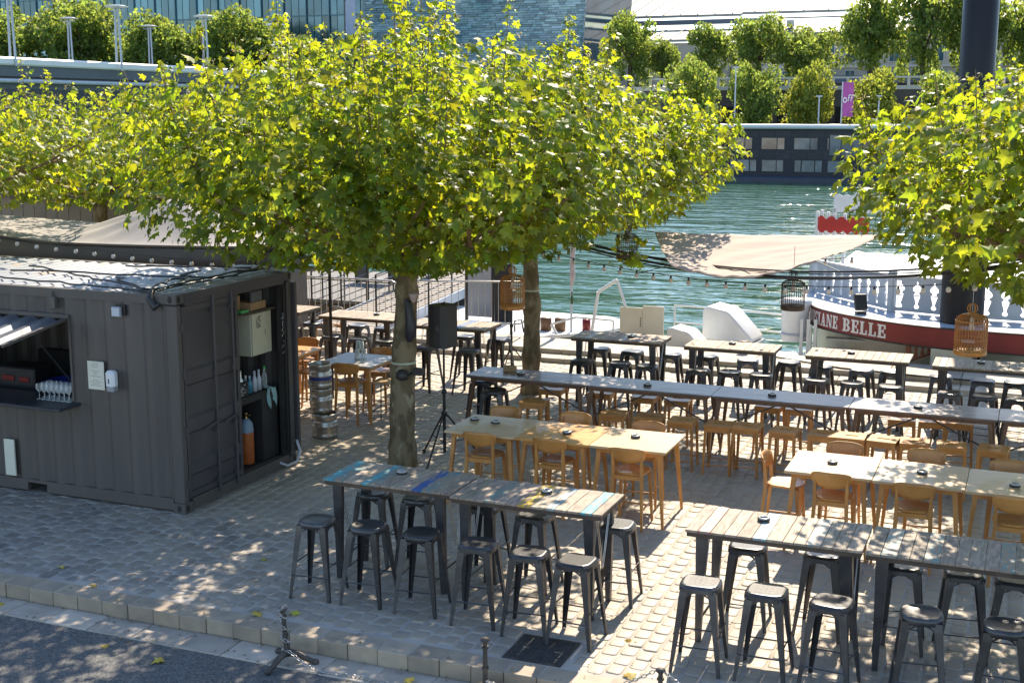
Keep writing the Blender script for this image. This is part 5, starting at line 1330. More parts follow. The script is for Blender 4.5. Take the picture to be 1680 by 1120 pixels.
pl_ = [(0,0),(3.6,0),(4.6,1.0),(5.1,2.2),(4.2,3.0),(0,3.2)]
MB().extr(pl_, 2, .2, 1.80).build("hull", M_boatgr, t); MB().extr([(x*1.012-.02, y*1.02-.03) for x, y in pl_], 2, 1.801, 1.87).build("deck", M_white, t)
for k, (x, y, c) in enumerate(((3.55,.75,M_brownleg),(3.85,.80,M_brownleg),(4.35,1.05,M_redp))):
    MB().lathe([(0,0),(.12,0),(.12,.26),(.10,.28),(0,.28)] if k < 2 else [(0,0),(.09,0),(.09,.24),(0,.24)], 12, (x,y,1.87)).build("bollard", c, t)
m = MB(); m.tube([(3.0,.35,1.87),(3.0,.35,2.1),(3.15,.35,2.13),(3.2,.35,1.87)], .02, 5); m.build("cleat", M_black, t)
m = MB(); m.tube([(3.28,.42,1.87),(3.28,.42,2.12),(3.42,.42,2.15),(3.46,.42,1.87)], .02, 5); m.build("cleat", M_black, t)
t = thing("mooring_mast", "thin pale mast wrapped in cloth rising right of the far trunk", "mast", (-8.9, 25.0, .05)); MB().bar((0,0,0),(0,0,2.9),.028,8).build("pole", M_whiteg, t)
MB().tube([(0,0,1.0),(.03,-.02,1.2),(.0,.02,1.5),(.03,0,1.8),(0,0,2.5)], [.03,.06,.05,.055,.035], 7).build("wrapped_cloth", mat("pinkish_cloth", (0.5,0.42,0.42), rough=0.9, scale=8, bump=.01), t)
MB().lathe([(0,0),(.045,0),(.03,.12),(.012,.17),(.012,.24)], 8, (.02,-.03,.62)).build("green_bottle", mat("green_bottle_glass", (0.02,0.08,0.02), rough=0.1), t)

t = thing("landing_frame", "white tubular davit frame and flat deck boards behind the riverside tables", "frame", (-9.2, 24.6, -.15))
m = MB(); m.bar((.85,0,.05),(1.02,0,1.15),.035,8).bar((1.02,0,1.15),(1.42,0,1.42),.035,8).bar((1.42,0,1.42),(1.62,0,.85),.03,8); m.build("davit", M_boatw, t)
m = MB(); m.bar((.0,0,.42),(.55,0,.60),.025,6).bar((.0,0,.42),(.25,0,.02),.03,6).bar((.55,0,.60),(1.35,0,.58),.02,6).bar((1.35,0,.58),(1.35,0,.02),.02,6); m.build("handrail", M_boatw, t)
MB().bbox(1.50, 1.98, -.05, -.01, .02, .88, .006).build("panel", M_cream, t); MB().bbox(1.985, 2.42, -.05, -.01, .02, .93, .006).build("panel", M_cream, t)
m = MB(); m.box(.9,1.4,-.1,-.05,.02,.05); m.add([(.9,-.12,.0),(1.5,-.12,.0),(1.0,-.12,.28),(.9,-.12,.26),(.9,-.06,.0),(1.5,-.06,.0),(1.0,-.06,.28),(.9,-.06,.26)], [(0,1,2,3),(7,6,5,4),(0,4,5,1),(1,5,6,2),(2,6,7,3),(3,7,4,0)]); m.build("folding_ramp", M_whiteg, t)
m = MB()
for k in range(4): m.box(1.93, 1.955, -.0535, -.0505, .50+k*.05, .535+k*.05)
m.build("lettering", M_ink, t)
def cowl(x, y, z, s, w, label):
    """white bent ventilation trunk: rises then folds down to the right"""
    t = thing("ventilation_cowl", label, "cowl", (x, y, z), -.12, "white ventilation cowls")
    prof = [(0,0),(0,.62),(.03,.70),(.12,.73),(.52,.66),(.60,.61),(1.10,.10),(1.12,.04),(1.05,.0)]
    pr = [(a*s, b*s) for a, b in prof]
    mb = MB().extr(pr, 1, 0, w)
    o = mb.build("duct", M_boatw, t); bv = o.modifiers.new("round", 'BEVEL'); bv.width = .09*s; bv.segments = 4; bv.limit_method = 'ANGLE'; bv.angle_limit = .5
    for f in o.data.polygons: f.use_smooth = True
    MB().box(-.04*s, 1.14*s, -.03, w+.03, -.06, -.001).build("base_flange", M_whiteg, t)
    return t
cowl(-6.15, 25.2, .05, .95, .75, "larger white bent ventilation cowl on the moored boat, right one")
cowl(-6.62, 24.2, -.15, .80, .55, "smaller white bent ventilation cowl just above the riverside table")
t = thing("foredeck", "narrow white boat ledge under the cowls with thin rails behind them", "boat deck", (-9.0, 24.0, -1.8))
MB().extr([(1.6,0),(5.2,0),(5.2,1.9),(2.6,1.9),(1.6,.7)], 2, .2, 1.60).build("hull", M_boatw, t)
for z in (1.95, 2.32): MB().tube([(1.9,2.6,z-.02),(3.4,2.4,z),(4.9,2.1,z-.05)], .022, 5).build("rail", M_boatw, t)
for x, y in ((1.9,2.6),(3.4,2.4),(4.9,2.1)): MB().bar((x,y,.9),(x,y,2.32),.022,5).build("post", M_boatw, t)
t = thing("white_funnel", "stubby white cylindrical cowl below the dark bird cage", "cowl", (-4.35, 25.6, .1)); MB().lathe([(.26,0),(.27,.55),(.30,.72),(.34,.80),(.20,.86),(0,.88)], 18).build("shell", M_boatw, t); MB().lathe([(.272,.12),(.295,.12),(.295,.16),(.272,.16)],18).build("ring", M_whiteg, t)
t = thing("mooring_bollard", "small brown mooring bollard at the water's edge between cowls and banner", "bollard", (-4.92, 23.45, .175)); MB().lathe([(0,0),(.10,0),(.085,.04),(.075,.16),(.11,.19),(.11,.22),(0,.23)], 14).build("body", M_brownleg, t)
t = thing("mooring_rope", "thin steel mooring cable lying over the pale steps by the pile", "cable", (0,0,0)); MB().tube([(-4.6,23.3,.20),(-3.0,22.6,.19),(-1.6,22.45,.185),(.2,22.3,.18)], .016, 6).build("rope", M_cable, t)

# ------------------------------------------------------------------ paddle boat with burgundy lettered banner
t = thing("paddle_boat", "white river boat with curved burgundy lettered banner and balustraded deck", "boat", (0,0,0))
edge = [(-4.60,28.2),(-4.42,27.1),(-4.12,26.0),(-3.83,25.32),(-3.35,24.80),(-2.90,24.45),(-2.42,24.15),(-1.95,23.94),(-1.45,23.80),(-.86,23.72),(-.06,23.66),(1.2,23.66),(3.2,23.66)]
def smooth_curve(P, n):
    P = [Vector((*p, 0)) for p in P]; out = []
    for i in range(len(P)-1):
        a, b, c, d = P[max(0,i-1)], P[i], P[i+1], P[min(len(P)-1,i+2)]
        for k in range(n):
            u = k/n; out.append(.5*((2*b)+(c-a)*u+(2*a-5*b+4*c-d)*u*u+(-a+3*b-3*c+d)*u**3))
    out.append(P[-1]); return out
EC = smooth_curve(edge, 6)
dz = .80
poly = [(p.x, p.y) for p in EC]+[(3.2,36),(-4.6,36)]
MB().extr(poly, 2, dz-.10, dz).build("deck", M_whiteg, t)
inn = [(p.x*.96-.1, p.y+.9) for p in EC]+[(3.0,35),(-4.2,35)]
MB().extr(inn, 2, -1.6, dz-.101).build("lower_cabin", M_cream, t)
# banner following the deck edge
arc = [0.0]
for a, b in zip(EC[:-1], EC[1:]): arc.append(arc[-1]+(b-a).length)
def on_edge(s, off):
    s = max(0, min(arc[-1]-1e-4, s)); i = next(k for k in range(len(arc)-1) if arc[k+1] > s); u = (s-arc[i])/(arc[i+1]-arc[i])
    p = EC[i].lerp(EC[i+1], u); d0 = (EC[min(i+1,len(EC)-1)]-EC[max(i-1,0)]).normalized(); d1 = (EC[min(i+2,len(EC)-1)]-EC[i]).normalized(); d = d0.lerp(d1, u).normalized()
    n = Vector((d.y, -d.x, 0)); return p+n*off
BZ0, BZ1 = .46, .80
bn = MB(); ns = 120
for lo_, hi_, off, nm, mm in ((BZ0, BZ1, .030, "banner", M_banner), (BZ1-.0, BZ1+.025, .045, "banner_trim", M_black), (BZ0-.025, BZ0, .045, "banner_trim", M_black)):
    V = []
    for i in range(ns+1):
        s_ = arc[-1]*i/ns; a = on_edge(s_, off); b = on_edge(s_, -.02); V += [(a.x,a.y,lo_),(a.x,a.y,hi_),(b.x,b.y,hi_),(b.x,b.y,lo_)]
    Fq = []
    for i in range(ns): 
        for k in range(4): Fq.append((i*4+k, (i+1)*4+k, (i+1)*4+(k+1)%4, i*4+(k+1)%4))
    MB().add(V, Fq).build(nm, mm, t)
# slab serif letters on a 0..1 grid, as lists of rectangles or strokes
def R_(x0, y0, x1, y1): return [(x0,y0),(x1,y0),(x1,y1),(x0,y1)]
def ringpts(cx, cy, rx, ry, tx, ty, a0, a1, n=14):
    out = []
    for i in range(n):
        b0 = a0+(a1-a0)*i/n; b1 = a0+(a1-a0)*(i+1)/n
        out.append([(cx+rx*math.cos(b0),cy+ry*math.sin(b0)),(cx+rx*math.cos(b1),cy+ry*math.sin(b1)),(cx+(rx-tx)*math.cos(b1),cy+(ry-ty)*math.sin(b1)),(cx+(rx-tx)*math.cos(b0),cy+(ry-ty)*math.sin(b0))])
    return out
SER = .10; Th = .24; tn = .11
GLY = {
 'I': (.50, [R_(.12,0,.38,1), R_(.0,0,.5,SER), R_(.0,1-SER,.5,1)]),
 'L': (.72, [R_(.10,0,.34,1), R_(.0,1-SER,.44,1), R_(.0,0,.72,SER+.02), R_(.58,0,.72,.36)]),
 'E': (.74, [R_(.10,0,.34,1), R_(.0,0,.74,SER+.02), R_(.0,1-SER-.02,.72,1), R_(.60,0,.74,.34), R_(.58,.68,.72,1), R_(.34,.45,.56,.56), R_(.48,.36,.57,.66)]),
 'U': (.84, [R_(.08,.28,.32,1), R_(.58,.28,.72,1), R_(.0,1-SER,.40,1), R_(.50,1-SER,.82,1)]+ringpts(.40,.30,.32,.30,.22,.12,PI,2*PI,10)),
 'N': (.92, [R_(.08,0,.20,1), R_(.0,0,.30,SER), R_(.0,1-SER,.28,1), R_(.72,0,.84,1), R_(.62,1-SER,.92,1), [(.10,1),(.32,1),(.84,0),(.62,0)]]),
 'A': (.90, [[(.12,0),(.24,0),(.50,1),(.38,1)], [(.56,0),(.80,0),(.56,1),(.36,1)], R_(.0,0,.34,SER), R_(.48,0,.90,SER), R_(.24,.28,.62,.38)]),
 'O': (.86, ringpts(.43,.5,.43,.5,.24,.11,0,2*PI,22)),
 'S': (.66, ringpts(.33,.74,.31,.26,.20,.12,.12*PI,1.45*PI,14)+ringpts(.33,.27,.33,.27,.22,.12,-.88*PI,.55*PI,14)+[R_(.52,.70,.64,.98), R_(.0,.02,.12,.32)]),
 'B': (.80, [R_(.10,0,.34,1), R_(.0,0,.42,SER), R_(.0,1-SER,.42,1)]+ringpts(.40,.74,.34,.26,.22,.11,-PI/2,PI/2,10)+ringpts(.40,.27,.40,.27,.24,.11,-PI/2,PI/2,10)),
}
def banner_word(word, s0, s1, z0, h):
    tot = sum(GLY[c][0] for c in word)+.12*(len(word)-1); k = (s1-s0)/tot; s_ = s0
    for c in word:
        w_, polys = GLY[c]; m = MB()
        for pi, p in enumerate(polys):
            top = .0345+.0004*(pi % 7); V = []
            for off in (.031, top):
                for (u, v) in p: q = on_edge(s_+u*k, off); V.append((q.x, q.y, z0+v*h))
            m.add(V, [(4,5,6,7),(0,1,5,4),(1,2,6,5),(2,3,7,6),(3,0,4,7)])
        m.build("letter", M_boatw, t, label="white slab serif letter %s on the banner" % c); s_ += (w_+.12)*k
def near_s(x, y):
    return min(range(len(arc)), key=lambda i: (EC[i].x-x)**2+(EC[i].y-y)**2)
sB0, sB1 = arc[near_s(-3.27,24.74)], arc[near_s(-2.40,24.14)]
sA1 = sB0-.15
banner_word("BELLE", sB0, sB1, BZ0+.045, BZ1-BZ0-.09)
banner_word("LOUISIANE", sA1-1.45, sA1, BZ0+.045, BZ1-BZ0-.09)
q = on_edge(arc[near_s(-.95,23.74)], .036); MB().box(q.x-.11, q.x+.11, q.y-.012, q.y, .60, .65).build("name_plate", M_whiteg, t)
# fretwork balustrade along the deck
def balustrade(p, q, n, label):
    v = Vector((q[0]-p[0], q[1]-p[1], 0)); L = v.length; ang = math.atan2(v.y, v.x)
    b = thing("balustrade", label, "balustrade", (p[0], p[1], dz), ang, "fretwork balustrades of the paddle boat")
    pit = L/n; H0, H1 = .10, .62
    MB().box(0, L, -.02, .02, .03, H0).build("bottom_rail", M_whiteg, b); MB().box(0, L, -.02, .02, H1, .69).build("top_rail", M_whiteg, b); MB().box(-.02, L+.02, -.04, .04, .691, .72).build("hand_rail", M_boatw, b)
    def hole(f):                                                # half width of the opening
        if f < .14: return .10+.12*math.sin(PI*f/.14)
        if f < .20: return .08
        if f < .55: return .09+.22*(f-.20)/.35
        if f < .62: return .16
        if f < .90: return .30*math.sin(PI*(.25+.75*(f-.62)/.28))+.04
        return .06
    nz = 18; zs = [H0+(H1-H0)*i/nz for i in range(nz+1)]
    prof = [hole(i/nz)*pit*0.78 for i in range(nz+1)]
    m = MB(); V = []
    for z, hw in zip(zs, prof): V += [(-pit/2+hw, -.018, z), (pit/2-hw, -.018, z), (pit/2-hw, .018, z), (-pit/2+hw, .018, z)]
    Fq = [(i*4+k, i*4+(k+1)%4, (i+1)*4+(k+1)%4, (i+1)*4+k) for i in range(nz) for k in range(4)]
    me = m.add(V, Fq).mesh("fretwork_slat", M_whiteg)
    for i in range(1, n): put("fretwork_slat", me, b, (i*pit, 0, 0))
    for x in (0, L): MB().box(x-.07, x+.07, -.055, .055, 0, .80).build("post", M_whiteg, b)
    return b
balustrade((-4.36, 27.7), (-2.50, 25.55), 9, "greyish white fretwork balustrade left of the black pile, above the lettering")
balustrade((-2.50, 25.55), (-.9, 25.1), 5, "fretwork balustrade directly behind the black pile")
balustrade((-.9, 25.1), (2.6, 25.0), 11, "fretwork balustrade right of the black pile behind the pale cage")
MB().box(-4.3, 2.6, 27.9, 35.5, dz+.001, dz+.02).build("deck_cloth", M_boatw, t)
st = thing("stage_light", "black floodlight standing tilted on the boat deck above the lettering", "floodlight", (-2.98, 24.95, dz), .5)
MB().bbox(-.12,.12,-.05,.05,.08,.40,.02,Matrix.Rotation(-.35,4,'X')).build("housing", M_blackplastic, st); MB().box(-.1,.1,.0,.1,0,.05).build("bracket", M_black, st)
m = MB()
for k in range(5): m.box(-.10,.10,-.062,-.050,.12+k*.055,.135+k*.055,Matrix.Rotation(-.35,4,'X'))
m.build("cooling_fins", M_black, st)
pf = thing("fret_sign", "red scalloped fretwork board on white posts at the boat's stern", "sign", (-4.55, 29.2, .8), -.15)
for x, h in ((0,1.62),(.10,1.66),(.24,1.62),(.38,1.70),(.62,1.60)): MB().box(x-.035, x+.035, -.03, .03, 0, h).build("post", M_boatw, pf)
m = MB(); n = 40; V = []
for i in range(n+1):
    x = .03+1.15*i/n; lo_ = 1.22-.07*abs(math.sin(PI*i/n*6)); hi_ = 1.44+.09*abs(math.sin(PI*i/n*5+.6)); V += [(x,-.06,lo_),(x,-.06,hi_),(x,-.035,hi_),(x,-.035,lo_)]
m.add(V, [(i*4+k,(i+1)*4+k,(i+1)*4+(k+1)%4,i*4+(k+1)%4) for i in range(n) for k in range(4)]); m.build("red_board", M_redw, pf)
m = MB(); V = []
for i in range(n+1):
    x = .36+1.3*i/n; hi_ = 1.98+.04*abs(math.sin(PI*i/n*7))+(.06 if 14 < i < 24 else 0); V += [(x,-.03,1.62),(x,-.03,hi_),(x,-.005,hi_),(x,-.005,1.62)]
m.add(V, [(i*4+k,(i+1)*4+k,(i+1)*4+(k+1)%4,i*4+(k+1)%4) for i in range(n) for k in range(4)]); m.build("white_crest", M_boatw, pf)
stp = thing("boat_stair", "white railed steps descending below the lettered banner", "stair", (-3.9, 25.2, -.9))
for k in range(5): MB().box(.2, 1.9, .1+k*.02, .35+k*.02, .2+k*.22, .24+k*.22).build("tread", M_boatw, stp)
for x in (-.25, -.12, .02): MB().box(x-.03, x+.03, 0, .06, 0, 1.5).build("post", M_boatw, stp)
m = MB()
for k in range(4): m.tube([(.25+k*.10,.0,.55-k*.05+.2*0),(.30+k*.10,-.02,.72),(.36+k*.10,0,.60)], .022, 5)
m.build("scroll_ornament", M_boatw, stp)
rs = thing("red_stair_rail", "small red brown turned stair railing under the banner's last letters", "railing", (-1.98, 23.98, .14), .0)
for k in range(4): MB().lathe([(.02,0),(.035,.06),(.018,.12),(.03,.2),(.015,.26)], 8, (k*.11, 0, k*.05)).build("baluster", M_rust, rs)
MB().bar((-.03,0,.26),(.42,0,.46),.022,5).build("handrail", M_rust, rs); MB().bar((-.03,0,-.01),(.42,0,.19),.022,5).build("base_rail", M_rust, rs); MB().box(-.07,-.01,-.03,.03,-.1,.34).build("newel", M_rust, rs)
pn = thing("wicket_panel", "cream door panel and dark posts below the banner, beside the pile's foot", "panel", (-1.60, 23.75, -.3)); MB().bbox(0,.72,0,.05,.0,.74,.006).build("panel", M_cream, pn)
for x in (.76, .90): MB().box(x-.03, x+.03, -.02, .04, 0, .76).build("post", M_ink, pn)
pile = thing("mooring_pile", "tall glossy black round mooring pile rising through the boat deck", "pile", (-1.16, 24.72, -3.5)); MB().lathe([(.39,0),(.385,5.4),(.31,7.6),(.30,14.5),(0,14.6)], 32).build("shaft", M_pile, pile); MB().lathe([(.392,4.2),(.42,4.2),(.42,4.28),(.392,4.28)], 32).build("collar", M_pile, pile)

# ------------------------------------------------------------------ the far bank
def far_tree(name, label, group, x, y, z, h, r, m, seed, trunk=.3, n=6000, s0=.55):
    """copies share one of a few crown meshes"""
    t = thing(name, label, "tree", (x, y, z), random.uniform(0, 6), group)
    key = (m.name, seed % 4)
    if key not in FT:
        rng = np.random.default_rng(seed % 4+40); rr = random.Random(seed % 4)
        blobs = [(rr.gauss(0,.42), rr.gauss(0,.42), rr.uniform(-.8,.75), rr.uniform(.28,.5)) for _ in range(22)]
        P = []; 
        while len(P) < n:
            b = blobs[rr.randrange(22)]; d = np.array([rr.gauss(0,1), rr.gauss(0,1), rr.gauss(0,1)]); d /= np.linalg.norm(d)
            rad = b[3]*(rr.uniform(.65,1.08)); p = np.array([b[0], b[1], b[2]])+d*rad*np.array([1,1,.85])
            if (p[0]**2+p[1]**2) < 1.15-.35*max(0, p[2])**2: P.append(p)
        P = np.array(P); a = rng.normal(0, 1, (n, 3)); a /= np.linalg.norm(a, axis=1, keepdims=True); b = np.cross(a, rng.normal(0, 1, (n, 3))); b /= np.linalg.norm(b, axis=1, keepdims=True)
        k = rng.uniform(.024, .050, (n, 1))
        V = np.stack([P-a*k-b*k*.6, P+a*k-b*k*.5, P+a*k*.8+b*k, P-a*k*.7+b*k*.8], 1).reshape(-1, 3)
        FT[key] = fast_mesh("crown", V, np.arange(n*4).reshape(-1, 4), 4, m)
    ch = h*.46
    o = put("crown", FT[key], t, (0, 0, h-ch*1.08), (0, 0, 0), (r, r, ch)); o["kind"] = "stuff"
    tr = MB().tube([(0,0,-.3),(0.05,0,h*.2),(.0,.05,h*.45),(.1,0,h*.7)], [trunk*1.2,trunk,trunk*.8,trunk*.4], 7)
    for k in range(4): a = k*1.6+seed; tr.tube([(0,0,h*.33),(r*.3*math.cos(a),r*.3*math.sin(a),h*.5),(r*.55*math.cos(a),r*.55*math.sin(a),h*.68)], [trunk*.5,trunk*.35,trunk*.15], 5)
    tr.build("trunk", M_twig if m is M_faryel else M_dkwood, t)
    return t
FT = {}
GQ = "small trees on the far lower quay"
for k, (x, h, r, m, lb) in enumerate([(-33.6,9.4,3.1,M_far,"small green tree on the far quay, leftmost beside the near crown's edge"), (-26.9,9.0,2.7,M_far,"small green tree on the far quay behind the barge's left windows"),
                         (-21.4,8.9,3.0,M_faryel,"yellow green tree on the far quay in the middle of the gap"), (-15.2,8.3,3.0,M_faryel,"yellowish tree right behind the purple flag"), (-9.0,8.0,2.6,M_far,"small green tree on the far quay right of the flag")]):
    far_tree("quay_tree", lb, GQ, x, 130.5, .6, h, r, m, k, .16)
GS2 = "street trees on the far bank"
st = [(-46.5,9.6,4.3,"tall dark tree left of the pale station roof"), (-42.6,6.6,2.6,"low dark tree just right of the tall one by the roof"), (-37.2,8.2,4.2,"street tree above the pale wall end"), (-31.0,9.0,4.6,"street tree above the barge's left windows"), (-25.6,7.6,4.4,"street tree behind the yellow green one"),
      (-18.6,12.2,4.8,"tall street tree above the purple flag"), (-12.8,12.6,4.6,"tall street tree right of the flag with its trunk in view"), (-7.6,12.4,4.8,"tall street tree left of the black pile"), (-1.5,12.6,5.0,"tall street tree behind the pile's top"), (4.2,12.4,5.0,"tall street tree at the upper right corner"), (10,12.0,4.8,"street tree beyond the upper right corner")]
for k, (x, h, r, lb) in enumerate(st): far_tree("street_tree", lb, GS2, x, 151+(k % 3), 7.0, h*.97, r*.80, M_far, k+1, .30)
lt = [(-144,12.5,6.5,"big round tree at the upper left corner"), (-134,13.8,7.5,"biggest tree left of the bridge lamps"), (-128,13.6,6,"tree overlapping the biggest one at its right"), (-121.5,9.0,4.5,"lower tree between the first two tall lamps"), (-115.2,11.6,5.2,"round tree right of the second tall lamp"), (-108.0,10.0,5.0,"tree behind the small middle lamp"), (-102.6,11.6,4.8,"tree behind the third tall lamp"), (-97.2,9.8,5.0,"tree left of the glass wall's dark end"), (-91,7.5,4.5,"low tree at the foot of the glass wall")]
for k, (x, h, r, lb) in enumerate(lt): far_tree("embankment_tree", lb, "trees beyond the bridge", x, 150+(k % 2)*3, 7.0, h, r, M_far, k+2, .32)

# lower retaining wall with arcades and white parapet
t = thing("quay_retaining_wall", "dark stone retaining wall with pale parapet behind the far quay trees", "wall", (-70, 137.0, .6))
MB().box(-60, 120, 0, .55, 0, 6.1).build("masonry", mat("far_masonry", (0.15,0.125,0.105),(0.10,0.085,0.075), rough=0.9, scale=0.6), t)
MB().box(-60, 120, -.18, .5, 6.1, 6.5).build("coping", M_cream, t)
for k in range(30): MB().box(30+k*1.5, 30.25+k*1.5, -.1, .2, 6.5, 7.25).build("baluster", M_cream, t)
MB().box(30, 75, -.15, .25, 7.25, 7.42).build("hand_rail", M_cream, t)
MB().bbox(34.6, 36.4, -.5, 1.0, 5.9, 7.9, .05).build("pier", M_cream, t)
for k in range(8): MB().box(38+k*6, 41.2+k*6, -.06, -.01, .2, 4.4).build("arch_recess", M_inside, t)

# floating hotel
hb = thing("floating_hotel", "long dark navy two storey floating hotel moored at the far bank", "floating hotel", (-75, 117.5, -1.8), 0.006)
M_navy = mat("navy_cladding", (0.014,0.016,0.026), (0.018,0.020,0.032), rough=0.5, scale=.5); M_clad = mat("dark_wood_cladding", (0.045,0.040,0.045), (0.030,0.028,0.034), rough=0.6, scale=3, stretch=(.3,1,6), rnd=0.18)
MB().bbox(0, 82, 0, 10, .45, 4.75, .05).build("body", M_navy, hb)
MB().bbox(-1, 83, -.9, 11, -.4, .52, .12).build("pontoon", mat("pontoon_blue", (0.03,0.045,0.075),(0.025,0.035,0.06), rough=0.4, scale=1), hb)
MB().bbox(-.4, 82.4, -.45, 10.4, 4.76, 5.12, .12).build("roof", mat("hotel_roof", (0.62,0.66,0.66),(0.56,0.6,0.6), rough=0.4, scale=.3), hb)
mullion = M_black
def far_window(x, w, z0, z1, m, label=None):
    f = MB().box(x-.08, x+w+.08, -.045, -.004, z0-.07, z1+.07).build("window", M_black, hb)
    parts = [(0,.66),(.70,1.0)] if w < 2.2 else [(0,.22),(.27,.72),(.77,1.0)]
    for a, b in parts: MB().box(x+w*a, x+w*b, -.060, -.046, z0, z1).build("pane", m, f)
    return f
M_pane = mat("warm_pane", (0.20,0.15,0.13),(0.34,0.28,0.25), rough=0.08, scale=.8, spec=1.0, rnd=.3); M_pane2 = mat("pale_pane", (0.16,0.20,0.22),(0.09,0.11,0.13), rough=0.08, scale=1, spec=1.0, rnd=.25)
for k in range(24):
    x = 1.2+k*2.95
    if 63.0 < x+2.0 < 70: continue
    far_window(x, 2.05, 2.95, 3.95, M_pane if k % 3 else M_pane2); far_window(x+.1, 1.9 if k % 2 else 2.4, .95, 1.95, M_pane2)
for k in range(56):
    x = .4+k*1.45
    if 62.9 < x < 80 and x > 63.0: 
        if x < 66.5: MB().box(x, x+1.38, -.03, -.002, .60, 2.1).build("cladding_panel", M_clad, hb)
        continue
    MB().box(x, x+1.38, -.03, -.002, 2.08, 2.80).build("cladding_panel", M_clad, hb); MB().box(x, x+1.38, -.03, -.002, 4.05, 4.60).build("cladding_panel", M_clad, hb)
f = MB().box(57.35, 60.35, -.06, -.004, 2.35, 4.35).build("window", M_black, hb)
for a, b in ((57.45, 58.4), (58.46, 59.35), (59.4, 60.25)): MB().box(a, b, -.075, -.061, 2.45, 4.25).build("pane", M_pane2, f)
t_ = MB()
for i in range(28):
    a0, a1 = 2*PI*i/28, 2*PI*(i+1)/28
    def O(a, k): return (61.45+.36*k*math.cos(a)+.10*math.sin(a), 3.40+.42*k*math.sin(a))
    p = [O(a0,1),O(a1,1),O(a1,.78),O(a0,.78)]; t_.add([(x,-.02,z) for x,z in p]+[(x,-.07,z) for x,z in p], [(4,5,6,7),(0,1,5,4),(2,3,7,6)])
t_.build("letter", M_cream, hb)
for k, pr in enumerate((((62.1,2.7),(62.5,4.0),(63.1,4.15)), ((62.95,2.7),(63.35,4.0),(63.95,4.15)))):
    m = MB(); m.tube([(x,-.05,z) for x, z in pr], .06, 5); m.bar((pr[0][0]+.0,-.05,3.45),(pr[0][0]+.75,-.05,3.5),.05,4); m.build("letter", M_cream, hb)
q = thing("flag", "purple vertical flag with white letters OFF on a thin pole behind the floating hotel", "flag", (-17.9, 126.5, .6))
MB().bar((0,0,0),(0,0,6.7),.06,6).build("pole", M_whiteg, q)
MB().add(*(lambda n: ([(.08+.98*u/8, .05*math.sin(u*1.3+v*.7), 3.45+3.2*v/8-.04*u/8) for u in range(9) for v in range(9)], [(i*9+j,(i+1)*9+j,(i+1)*9+j+1,i*9+j+1) for i in range(8) for j in range(8)]))(9), smooth=True).build("banner", mat("purple_cloth", (0.42,0.09,0.32),(0.36,0.07,0.27), rough=0.7, scale=2), q, fix=False)
m = MB(); 
for i in range(16):
    a0, a1 = 2*PI*i/16, 2*PI*(i+1)/16; p = [(.30+.20*k*math.cos(a), 4.98+.26*k*math.sin(a)) for a, k in ((a0,1),(a1,1),(a1,.6),(a0,.6))]; m.add([(x,-.09,z) for x,z in p], [(0,1,2,3)])
for x0_ in (.54, .80): m.add([(x0_,-.09,4.85),(x0_+.07,-.09,4.85),(x0_+.16,-.09,5.45),(x0_+.09,-.09,5.45)], [(0,1,2,3)]); m.add([(x0_+.09,-.092,5.37),(x0_+.30,-.092,5.42),(x0_+.31,-.092,5.50),(x0_+.1,-.092,5.45)], [(0,1,2,3)]); m.add([(x0_+.05,-.092,5.12),(x0_+.22,-.092,5.16),(x0_+.23,-.092,5.23),(x0_+.06,-.092,5.2)], [(0,1,2,3)])
m.build("lettering", M_white, q, fix=False)
for k, x in enumerate((-28.4, -20.2, -14.6)):
    q = thing("quay_lamp", "thin grey lamp mast on the far quay, %s of three" % ("left one", "middle one", "right one")[k], "lamp post", (x, 127.5, .6), 0, "thin masts on the far quay"); MB().bar((0,0,0),(0,0,5.4 if k else 8.2),.07,5).build("mast", M_whiteg, q); MB().bbox(-.3,.3,-.1,.1,5.3 if k else 8.1,5.42 if k else 8.25,.03).build("head", M_whiteg, q)

# bridge across the river
M_conc = mat("bridge_fascia", (0.11,0.13,0.14),(0.09,0.105,0.115), rough=0.6, scale=.2)
br = thing("bridge", "low dark steel bridge with bright parapet crossing the river at the left", "bridge", (-76.0, 40, 0), 0.018)
MB().box(-32, -.2, -40, 100, 6.3, 8.0).build("deck", M_conc, br)
MB().bbox(-.35, .35, -40, 100, 8.15, 8.80, .12).build("parapet", mat("bridge_parapet", (0.78,0.78,0.76),(0.70,0.70,0.68), rough=0.4, scale=.3), br)
MB().box(-.19, .12, -40, 100, 7.3, 8.14).build("fascia", M_conc, br); MB().bar((.25,-40,6.95),(.25,100,6.95),.17,8).build("pipe", M_whiteg, br)
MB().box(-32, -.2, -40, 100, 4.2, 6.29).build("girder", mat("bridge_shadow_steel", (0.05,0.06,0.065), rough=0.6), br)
for y in (5, 48): MB().bbox(-30, -2, y-2, y+2, -6, 4.19, .4).build("pier", M_lime, br)
def bridge_lamp(x, y, h, lb):
    t = thing("bridge_lamp", lb, "lamp post", (x, y, 8.1), 0, "twin masted lamps on the bridge")
    for s_ in (-.35, .35): MB().bar((s_*.8, 0, 0), (s_*.45, 0, h), .10, 6).build("mast", M_whiteg, t)
    m = MB(); m.lathe([(.0,.0),(.95,.02),(1.05,.10),(.6,.20),(0,.22)], 12, (0,0,h-.05)); m.build("lamp_head", M_white, t)
    MB().bar((-.9,0,h-.3),(.9,0,h-.3),.05,4).build("cross_arm", M_whiteg, t)
    return t
ORDL = ["at the left border", "second from left", "third from left", "rightmost"]
def on_bridge(px, X):
    a = (px-840)/2097.0; c, s_ = math.cos(.389), math.sin(.389); dx, dy = -s_+a*c, c+a*s_; return X/dx*dy
